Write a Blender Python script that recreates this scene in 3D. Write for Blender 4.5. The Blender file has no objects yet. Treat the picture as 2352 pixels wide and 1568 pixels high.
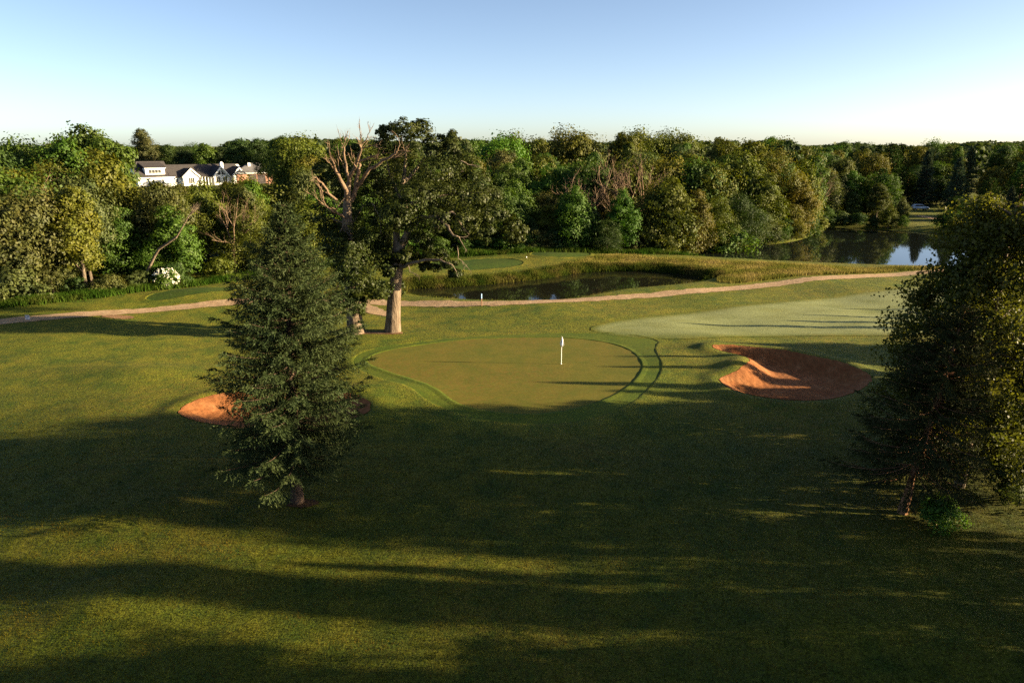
import bpy, math, random
import numpy as np
from mathutils import Vector, Matrix

sc = bpy.context.scene
R = math.radians
rng = np.random.default_rng(7)
random.seed(7)

# ------------------------------------------------------------------ camera
CAM_H = 18.0
FPX, CX, CY = 1631.0, 1176.0, 784.0          # focal length and centre of the 2352 x 1568 photograph
PITCH = math.atan(448.0 / FPX)
cam_d = bpy.data.cameras.new('camera')
cam_d.sensor_width = 36.0
cam_d.lens = 36.0 * FPX / 2352.0
cam_d.clip_start = 0.1
cam_d.clip_end = 12000.0
cam = bpy.data.objects.new('camera', cam_d)
cam.location = (0, 0, CAM_H)
cam.rotation_euler = (R(90) - PITCH, 0, 0)
sc.collection.objects.link(cam)
sc.camera = cam

# ------------------------------------------------------------------ sky and sun
SUN_EL, SUN_AZ = R(11.5), R(4.0)             # low sun, to the right and a little behind the camera
world = bpy.data.worlds.new('World')
sc.world = world
world.use_nodes = True
wn = world.node_tree.nodes
sky = wn.new('ShaderNodeTexSky')
sky.sky_type = 'NISHITA'
sky.sun_disc = False
sky.sun_elevation = SUN_EL
sky.sun_rotation = R(90) + SUN_AZ
sky.altitude = 200
sky.air_density = 0.52
sky.dust_density = 0.9
sky.ozone_density = 0.4
world.node_tree.links.new(sky.outputs[0], wn['Background'].inputs[0])
wn['Background'].inputs[1].default_value = 0.05

sun_d = bpy.data.lights.new('sun', 'SUN')
sun_d.energy = 5.0
sun_d.angle = R(0.5)
sun_d.color = (1.0, 0.80, 0.49)
sun = bpy.data.objects.new('sun', sun_d)
sdir = Vector((math.cos(SUN_EL) * math.cos(SUN_AZ), -math.cos(SUN_EL) * math.sin(SUN_AZ), math.sin(SUN_EL)))
sun.rotation_euler = sdir.to_track_quat('Z', 'Y').to_euler()
sun.location = (120, -10, 60)
sc.collection.objects.link(sun)

sc.view_settings.view_transform = 'Standard'
sc.view_settings.look = 'None'
sc.view_settings.exposure = 2.35
sc.view_settings.gamma = 1.0
sc.view_settings.use_curve_mapping = False
sc.render.engine = 'CYCLES'
sc.cycles.use_denoising = False
sc.cycles.max_bounces = 6
sc.cycles.diffuse_bounces = 3
sc.cycles.glossy_bounces = 3
sc.cycles.transmission_bounces = 4
sc.cycles.transparent_max_bounces = 4
sc.cycles.caustics_reflective = False
sc.cycles.caustics_refractive = False

# ------------------------------------------------------------------ helpers
def px(u, v, z=0.0):
    """photo pixel -> point on the horizontal plane z"""
    a = (u - CX) / FPX
    b = (v - CY) / FPX
    dx, dy, dz = a, math.cos(PITCH) - b * math.sin(PITCH), -math.sin(PITCH) - b * math.cos(PITCH)
    t = (z - CAM_H) / dz
    return (dx * t, dy * t)

def pxy(u, v, y):
    """photo pixel -> point on the vertical plane at distance y"""
    a = (u - CX) / FPX
    b = (v - CY) / FPX
    dx, dy, dz = a, math.cos(PITCH) - b * math.sin(PITCH), -math.sin(PITCH) - b * math.cos(PITCH)
    t = y / dy
    return np.array((dx * t, y, CAM_H + dz * t))

def proj_u(x, y, z):
    zc = y * math.cos(PITCH) + (CAM_H - z) * math.sin(PITCH)
    return CX + FPX * x / zc

def smooth(a, b, x):
    t = np.clip((x - a) / (b - a), 0, 1)
    return t * t * (3 - 2 * t)

def sdist(poly, X, Y):
    """signed distance to a closed polygon, negative inside"""
    P = np.asarray(poly, float)
    Q = np.roll(P, -1, axis=0)
    d2 = np.full(X.shape, 1e18)
    ins = np.zeros(X.shape, bool)
    for (ax, ay), (bx, by) in zip(P, Q):
        ex, ey = bx - ax, by - ay
        t = np.clip(((X - ax) * ex + (Y - ay) * ey) / (ex * ex + ey * ey + 1e-12), 0, 1)
        d2 = np.minimum(d2, (X - ax - t * ex) ** 2 + (Y - ay - t * ey) ** 2)
        c = ((ay > Y) != (by > Y))
        with np.errstate(divide='ignore', invalid='ignore'):
            xi = ex * (Y - ay) / (by - ay + 1e-18) + ax
        ins ^= c & (X < xi)
    d = np.sqrt(d2)
    return np.where(ins, -d, d)

def smooth_poly(pts, n=2):
    P = np.asarray(pts, float)
    for _ in range(n):
        Q = np.roll(P, -1, axis=0)
        P = np.stack([0.75 * P + 0.25 * Q, 0.25 * P + 0.75 * Q], 1).reshape(-1, 2)
    return P

def tag(o, label=None, cat=None, group=None, kind=None):
    if label: o['label'] = label
    if cat: o['category'] = cat
    if group: o['group'] = group
    if kind: o['kind'] = kind
    return o

col = sc.collection
def empty(name, loc, rz=0.0):
    o = bpy.data.objects.new(name, None)
    o.empty_display_size = 0.3
    o.location = loc
    o.rotation_euler = (0, 0, rz)
    col.objects.link(o)
    return o

def world_children(e):
    """parts that were modelled in world coordinates keep their place under the thing's Empty"""
    for o in e.children:
        o.matrix_parent_inverse = Matrix.Translation(-Vector(e.location))

def link_mesh(name, me, parent=None):
    o = bpy.data.objects.new(name, me)
    col.objects.link(o)
    if parent is not None:
        o.parent = parent
    return o

class MB:
    """collects vertices and faces, then builds ONE mesh"""
    def __init__(s):
        s.V, s.F, s.n, s.attr = [], [], 0, []
    def add(s, V, F):
        V = np.asarray(V, np.float32).reshape(-1, 3)
        F = np.asarray(F, np.int64)
        s.V.append(V)
        s.F.append(F + s.n)
        s.n += len(V)
    def box(s, x0, x1, y0, y1, z0, z1):
        V = [(x0, y0, z0), (x1, y0, z0), (x1, y1, z0), (x0, y1, z0), (x0, y0, z1), (x1, y0, z1), (x1, y1, z1), (x0, y1, z1)]
        s.add(V, [(0, 3, 2, 1), (4, 5, 6, 7), (0, 1, 5, 4), (1, 2, 6, 5), (2, 3, 7, 6), (3, 0, 4, 7)])
    def poly(s, pts):
        s.add(pts, [tuple(range(len(pts)))])
    def prism(s, prof, axis, a, b):
        """extrude a 2-D profile along an axis ('x' or 'y'); profile is (other, z)"""
        n = len(prof)
        if axis == 'y':
            V = [(p, a, z) for p, z in prof] + [(p, b, z) for p, z in prof]
        else:
            V = [(a, p, z) for p, z in prof] + [(b, p, z) for p, z in prof]
        for i in range(n):
            j = (i + 1) % n
            s.add([V[i], V[j], V[n + j], V[n + i]], [(0, 1, 2, 3)])
        s.poly(V[:n][::-1]); s.poly(V[n:])
    def tube(s, path, rad, sides=7, cap=True, rough=0.0, rg=None):
        path = np.asarray(path, float)
        n = len(path)
        rad = np.broadcast_to(np.asarray(rad, float), (n,))
        T = np.gradient(path, axis=0)
        T /= np.linalg.norm(T, axis=1)[:, None] + 1e-9
        up = np.where(np.abs(T[:, 2:3]) > 0.9, np.array([[1.0, 0, 0]]), np.array([[0, 0, 1.0]]))
        A = np.cross(T, up); A /= np.linalg.norm(A, axis=1)[:, None] + 1e-9
        B = np.cross(T, A)
        for i in range(1, n):                      # keep the frame from flipping
            if np.dot(A[i], A[i - 1]) < 0: A[i] *= -1; B[i] *= -1
        th = np.linspace(0, 2 * np.pi, sides, endpoint=False)
        rr = rad[:, None] * np.ones(sides)
        if rough and rg is not None:
            rr = rr * (1 + rough * rg.normal(size=rr.shape))
        V = path[:, None, :] + rr[:, :, None] * (np.cos(th)[None, :, None] * A[:, None, :] + np.sin(th)[None, :, None] * B[:, None, :])
        i = np.arange(n - 1)[:, None] * sides
        j = np.arange(sides)[None, :]
        k = (j + 1) % sides
        F = np.stack([i + j, i + k, i + sides + k, i + sides + j], -1).reshape(-1, 4)
        s.add(V.reshape(-1, 3), F)
        if cap:
            s.add(V[-1], [tuple(range(sides))])
    def leaves(s, P, N, L, W, rg):
        n = len(P)
        N = N / (np.linalg.norm(N, axis=1)[:, None] + 1e-9)
        t = rg.normal(size=(n, 3))
        t -= N * np.sum(t * N, 1)[:, None]
        t /= np.linalg.norm(t, axis=1)[:, None] + 1e-9
        b = np.cross(N, t)
        L = np.broadcast_to(L, (n,))[:, None]; W = np.broadcast_to(W, (n,))[:, None]
        V = np.stack([P - t * L, P + b * W, P + t * L, P - b * W], 1).reshape(-1, 3)
        s.add(V, np.arange(4 * n).reshape(-1, 4))
    def sprays(s, P, D, N, L, W):
        """long narrow leaves along direction D with face normal N"""
        n = len(P)
        D = D / (np.linalg.norm(D, axis=1)[:, None] + 1e-9)
        N = N - D * np.sum(N * D, 1)[:, None]
        N = N / (np.linalg.norm(N, axis=1)[:, None] + 1e-9)
        b = np.cross(N, D)
        L = np.broadcast_to(L, (n,))[:, None]; W = np.broadcast_to(W, (n,))[:, None]
        V = np.stack([P, P + D * L * .45 + b * W, P + D * L, P + D * L * .45 - b * W], 1).reshape(-1, 3)
        s.add(V, np.arange(4 * n).reshape(-1, 4))
    def mesh(s, name, mat, smooth_sh=False):
        me = bpy.data.meshes.new(name)
        V = np.concatenate(s.V)
        counts = np.concatenate([np.full(len(f), f.shape[1]) for f in s.F])
        loops = np.concatenate([f.ravel() for f in s.F])
        me.vertices.add(len(V)); me.vertices.foreach_set('co', V.ravel())
        me.loops.add(len(loops)); me.loops.foreach_set('vertex_index', loops.astype(np.int32))
        me.polygons.add(len(counts))
        st = np.zeros(len(counts), np.int32); st[1:] = np.cumsum(counts)[:-1]
        me.polygons.foreach_set('loop_start', st)
        try: me.polygons.foreach_set('loop_total', counts.astype(np.int32))
        except Exception: pass
        me.polygons.foreach_set('use_smooth', np.full(len(counts), bool(smooth_sh)))
        me.update(calc_edges=True)
        me.validate()
        if mat: me.materials.append(mat)
        return me
    def build(s, name, mat, parent=None, smooth_sh=False):
        return link_mesh(name, s.mesh(name, mat, smooth_sh), parent)

# ------------------------------------------------------------------ materials
class NT:
    def __init__(s, name):
        s.m = bpy.data.materials.new(name)
        s.m.use_nodes = True
        s.t = s.m.node_tree
        s.t.nodes.clear()
        s.out = s.n('ShaderNodeOutputMaterial')
    def n(s, typ, **kw):
        nd = s.t.nodes.new(typ)
        for k, v in kw.items(): setattr(nd, k, v)
        return nd
    def l(s, a, b): s.t.links.new(a, b)
    def noise(s, vec, scale, detail=3, rough=0.55, dim='3D'):
        nd = s.n('ShaderNodeTexNoise'); nd.noise_dimensions = dim
        nd.inputs['Scale'].default_value = scale; nd.inputs['Detail'].default_value = detail
        nd.inputs['Roughness'].default_value = rough
        if vec is not None: s.l(vec, nd.inputs['Vector'])
        return nd.outputs['Fac']
    def ramp(s, fac, stops):
        r = s.n('ShaderNodeValToRGB')
        e = r.color_ramp.elements
        while len(e) < len(stops): e.new(0.5)
        for i, (p, c) in enumerate(stops):
            e[i].position = p
            e[i].color = (c if isinstance(c, (tuple, list)) else (c, c, c)) + ((1,) if not isinstance(c, (tuple, list)) or len(c) == 3 else ())
        s.l(fac, r.inputs[0]); return r.outputs[0]
    def mix(s, fac, a, b, mode='MIX'):
        m = s.n('ShaderNodeMix', data_type='RGBA', blend_type=mode)
        for sock, v in ((m.inputs[0], fac), (m.inputs[6], a), (m.inputs[7], b)):
            if hasattr(v, 'is_linked'): s.l(v, sock)
            elif isinstance(v, (int, float)): sock.default_value = v
            else: sock.default_value = tuple(v) + (1,)
        return m.outputs[2]
    def math(s, op, a, b=None, clamp=False):
        m = s.n('ShaderNodeMath', operation=op, use_clamp=clamp)
        for sock, v in ((m.inputs[0], a), (m.inputs[1], b)):
            if v is None: continue
            if hasattr(v, 'is_linked'): s.l(v, sock)
            else: sock.default_value = v
        return m.outputs[0]
    def pos(s): return s.n('ShaderNodeNewGeometry').outputs['Position']
    def scaled(s, vec, sx, sy, sz):
        m = s.n('ShaderNodeMapping'); m.inputs['Scale'].default_value = (sx, sy, sz); s.l(vec, m.inputs[0]); return m.outputs[0]
    def bump(s, h, strength, dist):
        b = s.n('ShaderNodeBump'); b.inputs['Strength'].default_value = strength; b.inputs['Distance'].default_value = dist
        s.l(h, b.inputs['Height']); return b.outputs[0]
    def pbsdf(s, color, rough=0.8, spec=0.3, normal=None, metal=0.0, **kw):
        p = s.n('ShaderNodeBsdfPrincipled')
        if hasattr(color, 'is_linked'): s.l(color, p.inputs['Base Color'])
        else: p.inputs['Base Color'].default_value = tuple(color) + (1,)
        if hasattr(rough, 'is_linked'): s.l(rough, p.inputs['Roughness'])
        else: p.inputs['Roughness'].default_value = rough
        p.inputs['Specular IOR Level'].default_value = spec
        p.inputs['Metallic'].default_value = metal
        for k, v in kw.items(): p.inputs[k].default_value = v
        if normal is not None: s.l(normal, p.inputs['Normal'])
        s.l(p.outputs[0], s.out.inputs[0])
        return p

def grass_mat(name, deep, mid, dry, fine=11.0, bump=0.8, bdist=0.06, dew=None, attr=None, sheen=0.0, dryness=0.5, thatch=None, spk=(0.35, 0.95, 1.65)):
    t = NT(name)
    P = t.pos()
    big = t.noise(P, 0.07, 3)
    med = t.noise(P, 0.55, 4, 0.6)
    fin = t.noise(P, fine, 3, 0.7)
    a = t.mix(t.ramp(med, [(0.35, 0.0), (0.65, 1.0)]), deep, mid)
    patch = t.math('MULTIPLY', t.ramp(big, [(0.40, 0.0), (0.62, 1.0)]), t.ramp(t.noise(P, 2.3, 4, 0.65), [(0.38, 0.0), (0.66, 1.0)]))
    a = t.mix(t.math('MULTIPLY', patch, dryness), a, dry)
    sp = t.ramp(fin, [(0.30, spk[0]), (0.5, spk[1]), (0.72, spk[2])])
    a = t.mix(1.0, a, sp, 'MULTIPLY')
    if thatch is not None:                     # long rough: darker thatch between the blades
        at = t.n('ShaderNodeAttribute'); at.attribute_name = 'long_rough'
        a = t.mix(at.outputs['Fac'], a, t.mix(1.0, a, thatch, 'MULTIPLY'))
    if dew is not None:
        at = t.n('ShaderNodeAttribute'); at.attribute_name = attr
        nz = t.ramp(t.noise(t.scaled(P, 0.25, 0.6, 1), 1.0, 4), [(0.25, 0.0), (0.6, 1.0)])
        f = t.math('MULTIPLY', at.outputs['Fac'], t.math('ADD', t.math('MULTIPLY', nz, 0.5), 0.5))
        a = t.mix(f, a, dew)
    h = t.math('ADD', t.noise(P, fine * 1.3, 3, 0.7), t.math('MULTIPLY', t.noise(P, 3.0, 3), 0.8))
    nrm = t.bump(h, bump, bdist)
    p = t.pbsdf(a, 0.85, 0.15, nrm)
    if sheen:
        p.inputs['Sheen Weight'].default_value = sheen
        p.inputs['Sheen Roughness'].default_value = 0.5
        p.inputs['Sheen Tint'].default_value = (0.8, 0.9, 0.7, 1)
    return t.m

ROUGH = dict(deep=(0.048, 0.074, 0.005), mid=(0.118, 0.118, 0.008), dry=(0.170, 0.112, 0.017))
M = {}
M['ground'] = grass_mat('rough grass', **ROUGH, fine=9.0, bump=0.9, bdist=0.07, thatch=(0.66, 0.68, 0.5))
M['green'] = grass_mat('putting green turf', (0.082, 0.088, 0.008), (0.115, 0.100, 0.011), (0.155, 0.092, 0.016), fine=4.0, bump=0.12, bdist=0.02, dryness=0.7, spk=(0.84, 1.0, 1.16))
M['fringe'] = grass_mat('fringe turf', (0.050, 0.080, 0.005), (0.080, 0.098, 0.006), (0.095, 0.090, 0.010), fine=6.0, bump=0.4, bdist=0.03, spk=(0.6, 1.0, 1.4))
M['fairway'] = grass_mat('fairway turf', **ROUGH, fine=7.0, bump=0.5, bdist=0.04, spk=(0.6, 1.0, 1.4), dew=(0.185, 0.200, 0.080), attr='dew')
M['tee'] = grass_mat('tee turf', (0.026, 0.056, 0.004), (0.044, 0.070, 0.005), (0.058, 0.066, 0.007), fine=5.0, bump=0.5, bdist=0.03)

def blade_mat(name, stops, transl=0.35, scale=0.4):
    t = NT(name)
    P = t.pos()
    c = t.ramp(t.noise(P, scale, 3, 0.6), stops)
    rnd = t.n('ShaderNodeNewGeometry').outputs['Random Per Island']
    c = t.mix(1.0, c, t.ramp(rnd, [(0, 0.55), (1, 1.5)]), 'MULTIPLY')
    d = t.n('ShaderNodeBsdfDiffuse'); t.l(c, d.inputs[0])
    tr = t.n('ShaderNodeBsdfTranslucent'); t.l(c, tr.inputs[0])
    mx = t.n('ShaderNodeMixShader'); mx.inputs[0].default_value = transl
    t.l(d.outputs[0], mx.inputs[1]); t.l(tr.outputs[0], mx.inputs[2]); t.l(mx.outputs[0], t.out.inputs[0])
    return t.m
M['blade'] = blade_mat('grass blade', [(0.30, (0.015, 0.029, 0.0025)), (0.5, (0.041, 0.044, 0.003)), (0.70, (0.082, 0.050, 0.008))], 0.25, 0.5)
M['meadow'] = blade_mat('meadow grass blade', [(0.30, (0.085, 0.10, 0.014)), (0.48, (0.17, 0.148, 0.034)), (0.70, (0.27, 0.205, 0.070))], 0.3, 0.25)
M['reed'] = blade_mat('bank grass blade', [(0.30, (0.03, 0.056, 0.008)), (0.5, (0.065, 0.072, 0.012)), (0.70, (0.13, 0.10, 0.032))], 0.3, 0.35)
M['lush'] = blade_mat('lush tall grass blade', [(0.30, (0.02, 0.05, 0.005)), (0.5, (0.036, 0.066, 0.008)), (0.75, (0.06, 0.066, 0.013))], 0.3, 0.35)

def leaf_mat(name, transl=0.3, gloss=0.06, tint=(1, 1, 1), groug=0.45):
    t = NT(name)
    oi = t.n('ShaderNodeObjectInfo')
    c = t.mix(1.0, oi.outputs['Color'], tint, 'MULTIPLY')
    rnd = t.n('ShaderNodeNewGeometry').outputs['Random Per Island']
    c = t.mix(1.0, c, t.ramp(rnd, [(0, (0.72, 0.76, 0.7)), (0.6, (1.0, 1.0, 1.0)), (1, (1.25, 1.18, 1.1))]), 'MULTIPLY')
    tc = t.n('ShaderNodeTexCoord').outputs['Object']
    c = t.mix(1.0, c, t.ramp(t.noise(tc, 0.28, 2), [(0.3, (0.75, 0.85, 0.8)), (0.7, (1.3, 1.15, 1.0))]), 'MULTIPLY')
    d = t.n('ShaderNodeBsdfDiffuse'); t.l(c, d.inputs[0])
    tr = t.n('ShaderNodeBsdfTranslucent'); t.l(t.mix(1.0, c, (1.25, 1.25, 0.7), 'MULTIPLY'), tr.inputs[0])
    mx = t.n('ShaderNodeMixShader'); mx.inputs[0].default_value = transl
    t.l(d.outputs[0], mx.inputs[1]); t.l(tr.outputs[0], mx.inputs[2])
    g = t.n('ShaderNodeBsdfGlossy'); g.inputs['Roughness'].default_value = groug
    g.inputs['Color'].default_value = (1, 1, 1, 1)
    m2 = t.n('ShaderNodeMixShader'); m2.inputs[0].default_value = gloss
    t.l(mx.outputs[0], m2.inputs[1]); t.l(g.outputs[0], m2.inputs[2]); t.l(m2.outputs[0], t.out.inputs[0])
    return t.m
M['leaf'] = leaf_mat('broad leaves', 0.28, 0.012, groug=0.6)
M['leaf_glossy'] = leaf_mat('glossy leaves', 0.25, 0.010, groug=0.5)
M['leaf_birch'] = leaf_mat('birch leaves', 0.40, 0.012, groug=0.45)
M['needle'] = leaf_mat('needles', 0.12, 0.006, groug=0.6)

def bark_mat(name, dark, light, scale=3.0):
    t = NT(name)
    tc = t.n('ShaderNodeTexCoord').outputs['Object']
    v = t.scaled(tc, 1, 1, 0.22)
    n1 = t.noise(v, scale * 2.2, 4, 0.7)
    c = t.ramp(n1, [(0.32, dark), (0.62, light)])
    c = t.mix(1.0, c, t.ramp(t.noise(tc, scale * 0.35, 3), [(0.3, 0.7), (0.7, 1.15)]), 'MULTIPLY')
    t.pbsdf(c, 0.9, 0.1, t.bump(n1, 0.9, 0.12))
    return t.m
M['oak_bark'] = bark_mat('oak bark', (0.05, 0.034, 0.022), (0.20, 0.15, 0.105), 2.5)
M['dead_wood'] = bark_mat('bare dead wood', (0.10, 0.062, 0.040), (0.21, 0.145, 0.095), 2.0)
M['spruce_bark'] = bark_mat('spruce bark', (0.03, 0.02, 0.014), (0.10, 0.065, 0.045), 4.0)
M['pine_bark'] = bark_mat('pine bark', (0.10, 0.05, 0.03), (0.34, 0.17, 0.09), 4.0)
M['bark'] = bark_mat('forest bark', (0.05, 0.04, 0.03), (0.17, 0.13, 0.09), 2.0)
M['pale_bark'] = bark_mat('pale bark', (0.09, 0.065, 0.045), (0.21, 0.16, 0.115), 2.0)

def sand_mat(name, c0, c1, c2, fine=6.0, rake=False):
    t = NT(name)
    P = t.pos()
    n1 = t.noise(P, 0.8, 4, 0.6)
    c = t.ramp(n1, [(0.3, c0), (0.55, c1), (0.75, c2)])
    f = t.noise(P, fine, 3, 0.7)
    c = t.mix(1.0, c, t.ramp(f, [(0.3, 0.75), (0.7, 1.2)]), 'MULTIPLY')
    h = t.math('ADD', f, t.math('MULTIPLY', t.noise(P, 1.6, 3), 1.5))
    if rake:
        w = t.n('ShaderNodeTexWave'); w.inputs['Scale'].default_value = 0.9; w.inputs['Distortion'].default_value = 9.0
        w.inputs['Detail'].default_value = 3; t.l(t.scaled(P, 0.6, 1.4, 1), w.inputs[0])
        h = t.math('ADD', h, t.math('MULTIPLY', w.outputs['Fac'], 0.45))
        c = t.mix(1.0, c, t.ramp(w.outputs['Fac'], [(0, 0.86), (1, 1.08)]), 'MULTIPLY')
    t.pbsdf(c, 0.95, 0.1, t.bump(h, 0.5, 0.05))
    return t.m
M['sand'] = sand_mat('red bunker sand', (0.165, 0.058, 0.019), (0.205, 0.080, 0.028), (0.27, 0.122, 0.050), 7.0, True)
M['path'] = sand_mat('path gravel', (0.28, 0.18, 0.10), (0.34, 0.23, 0.135), (0.39, 0.28, 0.175), 5.0)
M['soil'] = sand_mat('bare soil', (0.13, 0.065, 0.032), (0.21, 0.12, 0.062), (0.29, 0.19, 0.108), 9.0)
M['dark_soil'] = sand_mat('dark needle litter', (0.03, 0.018, 0.010), (0.055, 0.030, 0.016), (0.09, 0.05, 0.028), 9.0)

def water_mat(name, base):
    t = NT(name)
    P = t.pos()
    h = t.noise(t.scaled(P, 0.5, 1.0, 1), 1.2, 3)
    p = t.pbsdf(base, 0.03, 0.5, t.bump(h, 0.05, 0.02))
    p.inputs['IOR'].default_value = 1.33
    return t.m
M['pond'] = water_mat('pond water', (0.010, 0.010, 0.006))
M['lake'] = water_mat('lake water', (0.008, 0.010, 0.008))

def plain(name, c, rough=0.6, spec=0.3, metal=0.0, var=0.12, scale=3.0, **kw):
    t = NT(name)
    tc = t.n('ShaderNodeTexCoord').outputs['Object']
    cc = t.mix(1.0, c, t.ramp(t.noise(tc, scale, 3), [(0.3, 1 - var), (0.7, 1 + var)]), 'MULTIPLY')
    t.pbsdf(cc, rough, spec, None, metal, **kw)
    return t.m
M['white_wall'] = plain('white siding', (0.78, 0.76, 0.73), 0.7, 0.2, var=0.05)
M['trim'] = plain('white trim', (0.80, 0.79, 0.76), 0.5, var=0.03)
M['shingle'] = plain('dark roof shingle', (0.045, 0.040, 0.040), 0.9, 0.1, var=0.2, scale=1.5)
M['grey_roof'] = plain('grey roof shingle', (0.13, 0.125, 0.125), 0.85, 0.15, var=0.15, scale=1.5)
M['glass'] = plain('window glass', (0.05, 0.05, 0.045), 0.08, 0.5, var=0.3)
M['brick_wall'] = plain('pink brick wall', (0.42, 0.22, 0.16), 0.85, 0.1, var=0.25, scale=4)
M['dark_door'] = plain('dark garage door', (0.06, 0.05, 0.05), 0.6, var=0.1)
M['wood'] = plain('weathered wood', (0.20, 0.11, 0.06), 0.8, var=0.2)
M['white_paint'] = plain('white paint', (0.82, 0.81, 0.78), 0.4, var=0.03)
M['blue_paint'] = plain('pale blue paint', (0.25, 0.40, 0.62), 0.5, var=0.05)
M['flag'] = blade_mat('white flag cloth', [(0.0, (0.80, 0.79, 0.78)), (1.0, (0.82, 0.81, 0.80))], 0.2)
M['black'] = plain('black print', (0.02, 0.02, 0.02), 0.6, var=0.05)
M['silver'] = plain('silver car paint', (0.50, 0.55, 0.60), 0.25, 0.5, 0.4, var=0.02)
M['rubber'] = plain('black rubber', (0.02, 0.02, 0.02), 0.8, var=0.1)
M['alloy'] = plain('alloy wheel', (0.45, 0.45, 0.46), 0.35, 0.5, 0.8, var=0.05)
M['lamp_glass'] = plain('lamp glass', (0.75, 0.75, 0.72), 0.1, 0.5, var=0.02)
M['red_lamp'] = plain('red lamp glass', (0.35, 0.02, 0.02), 0.15, 0.5, var=0.02)
M['grey_board'] = plain('grey sign board', (0.38, 0.38, 0.42), 0.6, var=0.08)
M['blossom'] = plain('cream blossom', (0.80, 0.76, 0.62), 0.8, 0.1, var=0.06)

# ------------------------------------------------------------------ ground plan, read off the photograph
def zpoly(pts, ox, oy, k, n=2):
    """points read in an enlarged crop -> smooth polygon on the ground"""
    return smooth_poly([px(ox + x * k, oy + y * k) for x, y in pts], n)

bunker_r = zpoly([(600, 590), (720, 575), (900, 570), (1100, 575), (1300, 600), (1500, 640), (1700, 690), (1850, 755), (1935, 805), (1945, 850),
                  (1900, 910), (1800, 960), (1700, 1000), (1550, 1020), (1350, 1015), (1150, 995), (950, 960), (800, 920), (715, 865), (690, 830),
                  (740, 812), (850, 785), (900, 752), (945, 712), (930, 680), (860, 652), (750, 630)], 1458, 639.7, 0.28)
bunker_l = zpoly([(405, 958), (425, 940), (470, 918), (540, 906), (620, 900), (720, 905), (800, 912), (850, 925), (855, 945), (820, 962),
                  (740, 980), (640, 990), (560, 990), (500, 986), (440, 976)], 0, 0, 1)
green_p = zpoly([(115, 262), (170, 222), (300, 188), (500, 160), (700, 134), (1000, 119), (1250, 115), (1450, 122), (1650, 147), (1780, 188), (1840, 240),
                 (1875, 300), (1850, 352), (1800, 410), (1700, 480), (1500, 560), (1200, 600), (900, 585), (720, 545), (640, 500), (560, 440),
                 (400, 380), (250, 330), (150, 295)], 799.7, 733.8, 0.36)
fringe_p = zpoly([(20, 262), (90, 205), (280, 165), (500, 138), (700, 112), (1000, 98), (1250, 88), (1500, 86), (1750, 92), (1990, 132), (1950, 175), (1962, 230),
                  (2003, 302), (1965, 380), (1900, 450), (1800, 540), (1550, 625), (1200, 655), (880, 635), (640, 580), (480, 505), (400, 448),
                  (250, 392), (70, 325)], 799.7, 733.8, 0.36)
# pond outline, crop (900,560)-(1900,780): factor 0.4 of the display pixel
pond_p = zpoly([(190, 345), (230, 320), (400, 316), (600, 305), (780, 288), (960, 270), (1090, 252), (1200, 232), (1400, 224), (1600, 224), (1780, 234), (1930, 256),
                (1960, 268), (1920, 285), (1830, 300), (1650, 318), (1480, 330), (1330, 355), (1190, 382), (1080, 398), (850, 402), (650, 396), (480, 388), (300, 372)],
               846.7, 526.8, 0.4)
lake_p = smooth_poly([px(*p, -0.9) for p in [(1400, 573), (1480, 586), (1650, 597), (1800, 604), (1950, 610), (2080, 614), (2200, 612), (2400, 598), (2520, 580),
                                       (2500, 545), (2330, 538), (2200, 536), (2100, 530), (2000, 525), (1895, 519), (1875, 532), (1850, 548), (1780, 560), (1650, 566), (1500, 566)]], 2)
fair_p = smooth_poly([px(*p) for p in [(1340, 752), (1500, 728), (1700, 702), (1900, 680), (2100, 660), (2300, 643), (2600, 625), (2900, 640), (2800, 740), (2500, 765),
                                       (2200, 770), (1900, 768), (1700, 770), (1600, 782), (1480, 778), (1380, 768)]], 2)
tee_l = smooth_poly([px(*p) for p in [(330, 690), (380, 678), (450, 666), (520, 664), (545, 668), (535, 676), (470, 684), (400, 692), (350, 697)]], 2)
tee_r1 = smooth_poly([px(*p) for p in [(1000, 608), (1080, 600), (1150, 599), (1190, 603), (1205, 609), (1180, 616), (1110, 622), (1020, 626), (960, 622)]], 2)
tee_r2 = smooth_poly([px(*p) for p in [(1225, 588), (1290, 584), (1345, 586), (1360, 592), (1330, 598), (1260, 600), (1215, 596)]], 2)

def gauss(X, Y, u, v, amp, sx, sy):
    cx, cy = px(u, v)
    return amp * np.exp(-((X - cx) / sx) ** 2 - ((Y - cy) / sy) ** 2)

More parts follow.
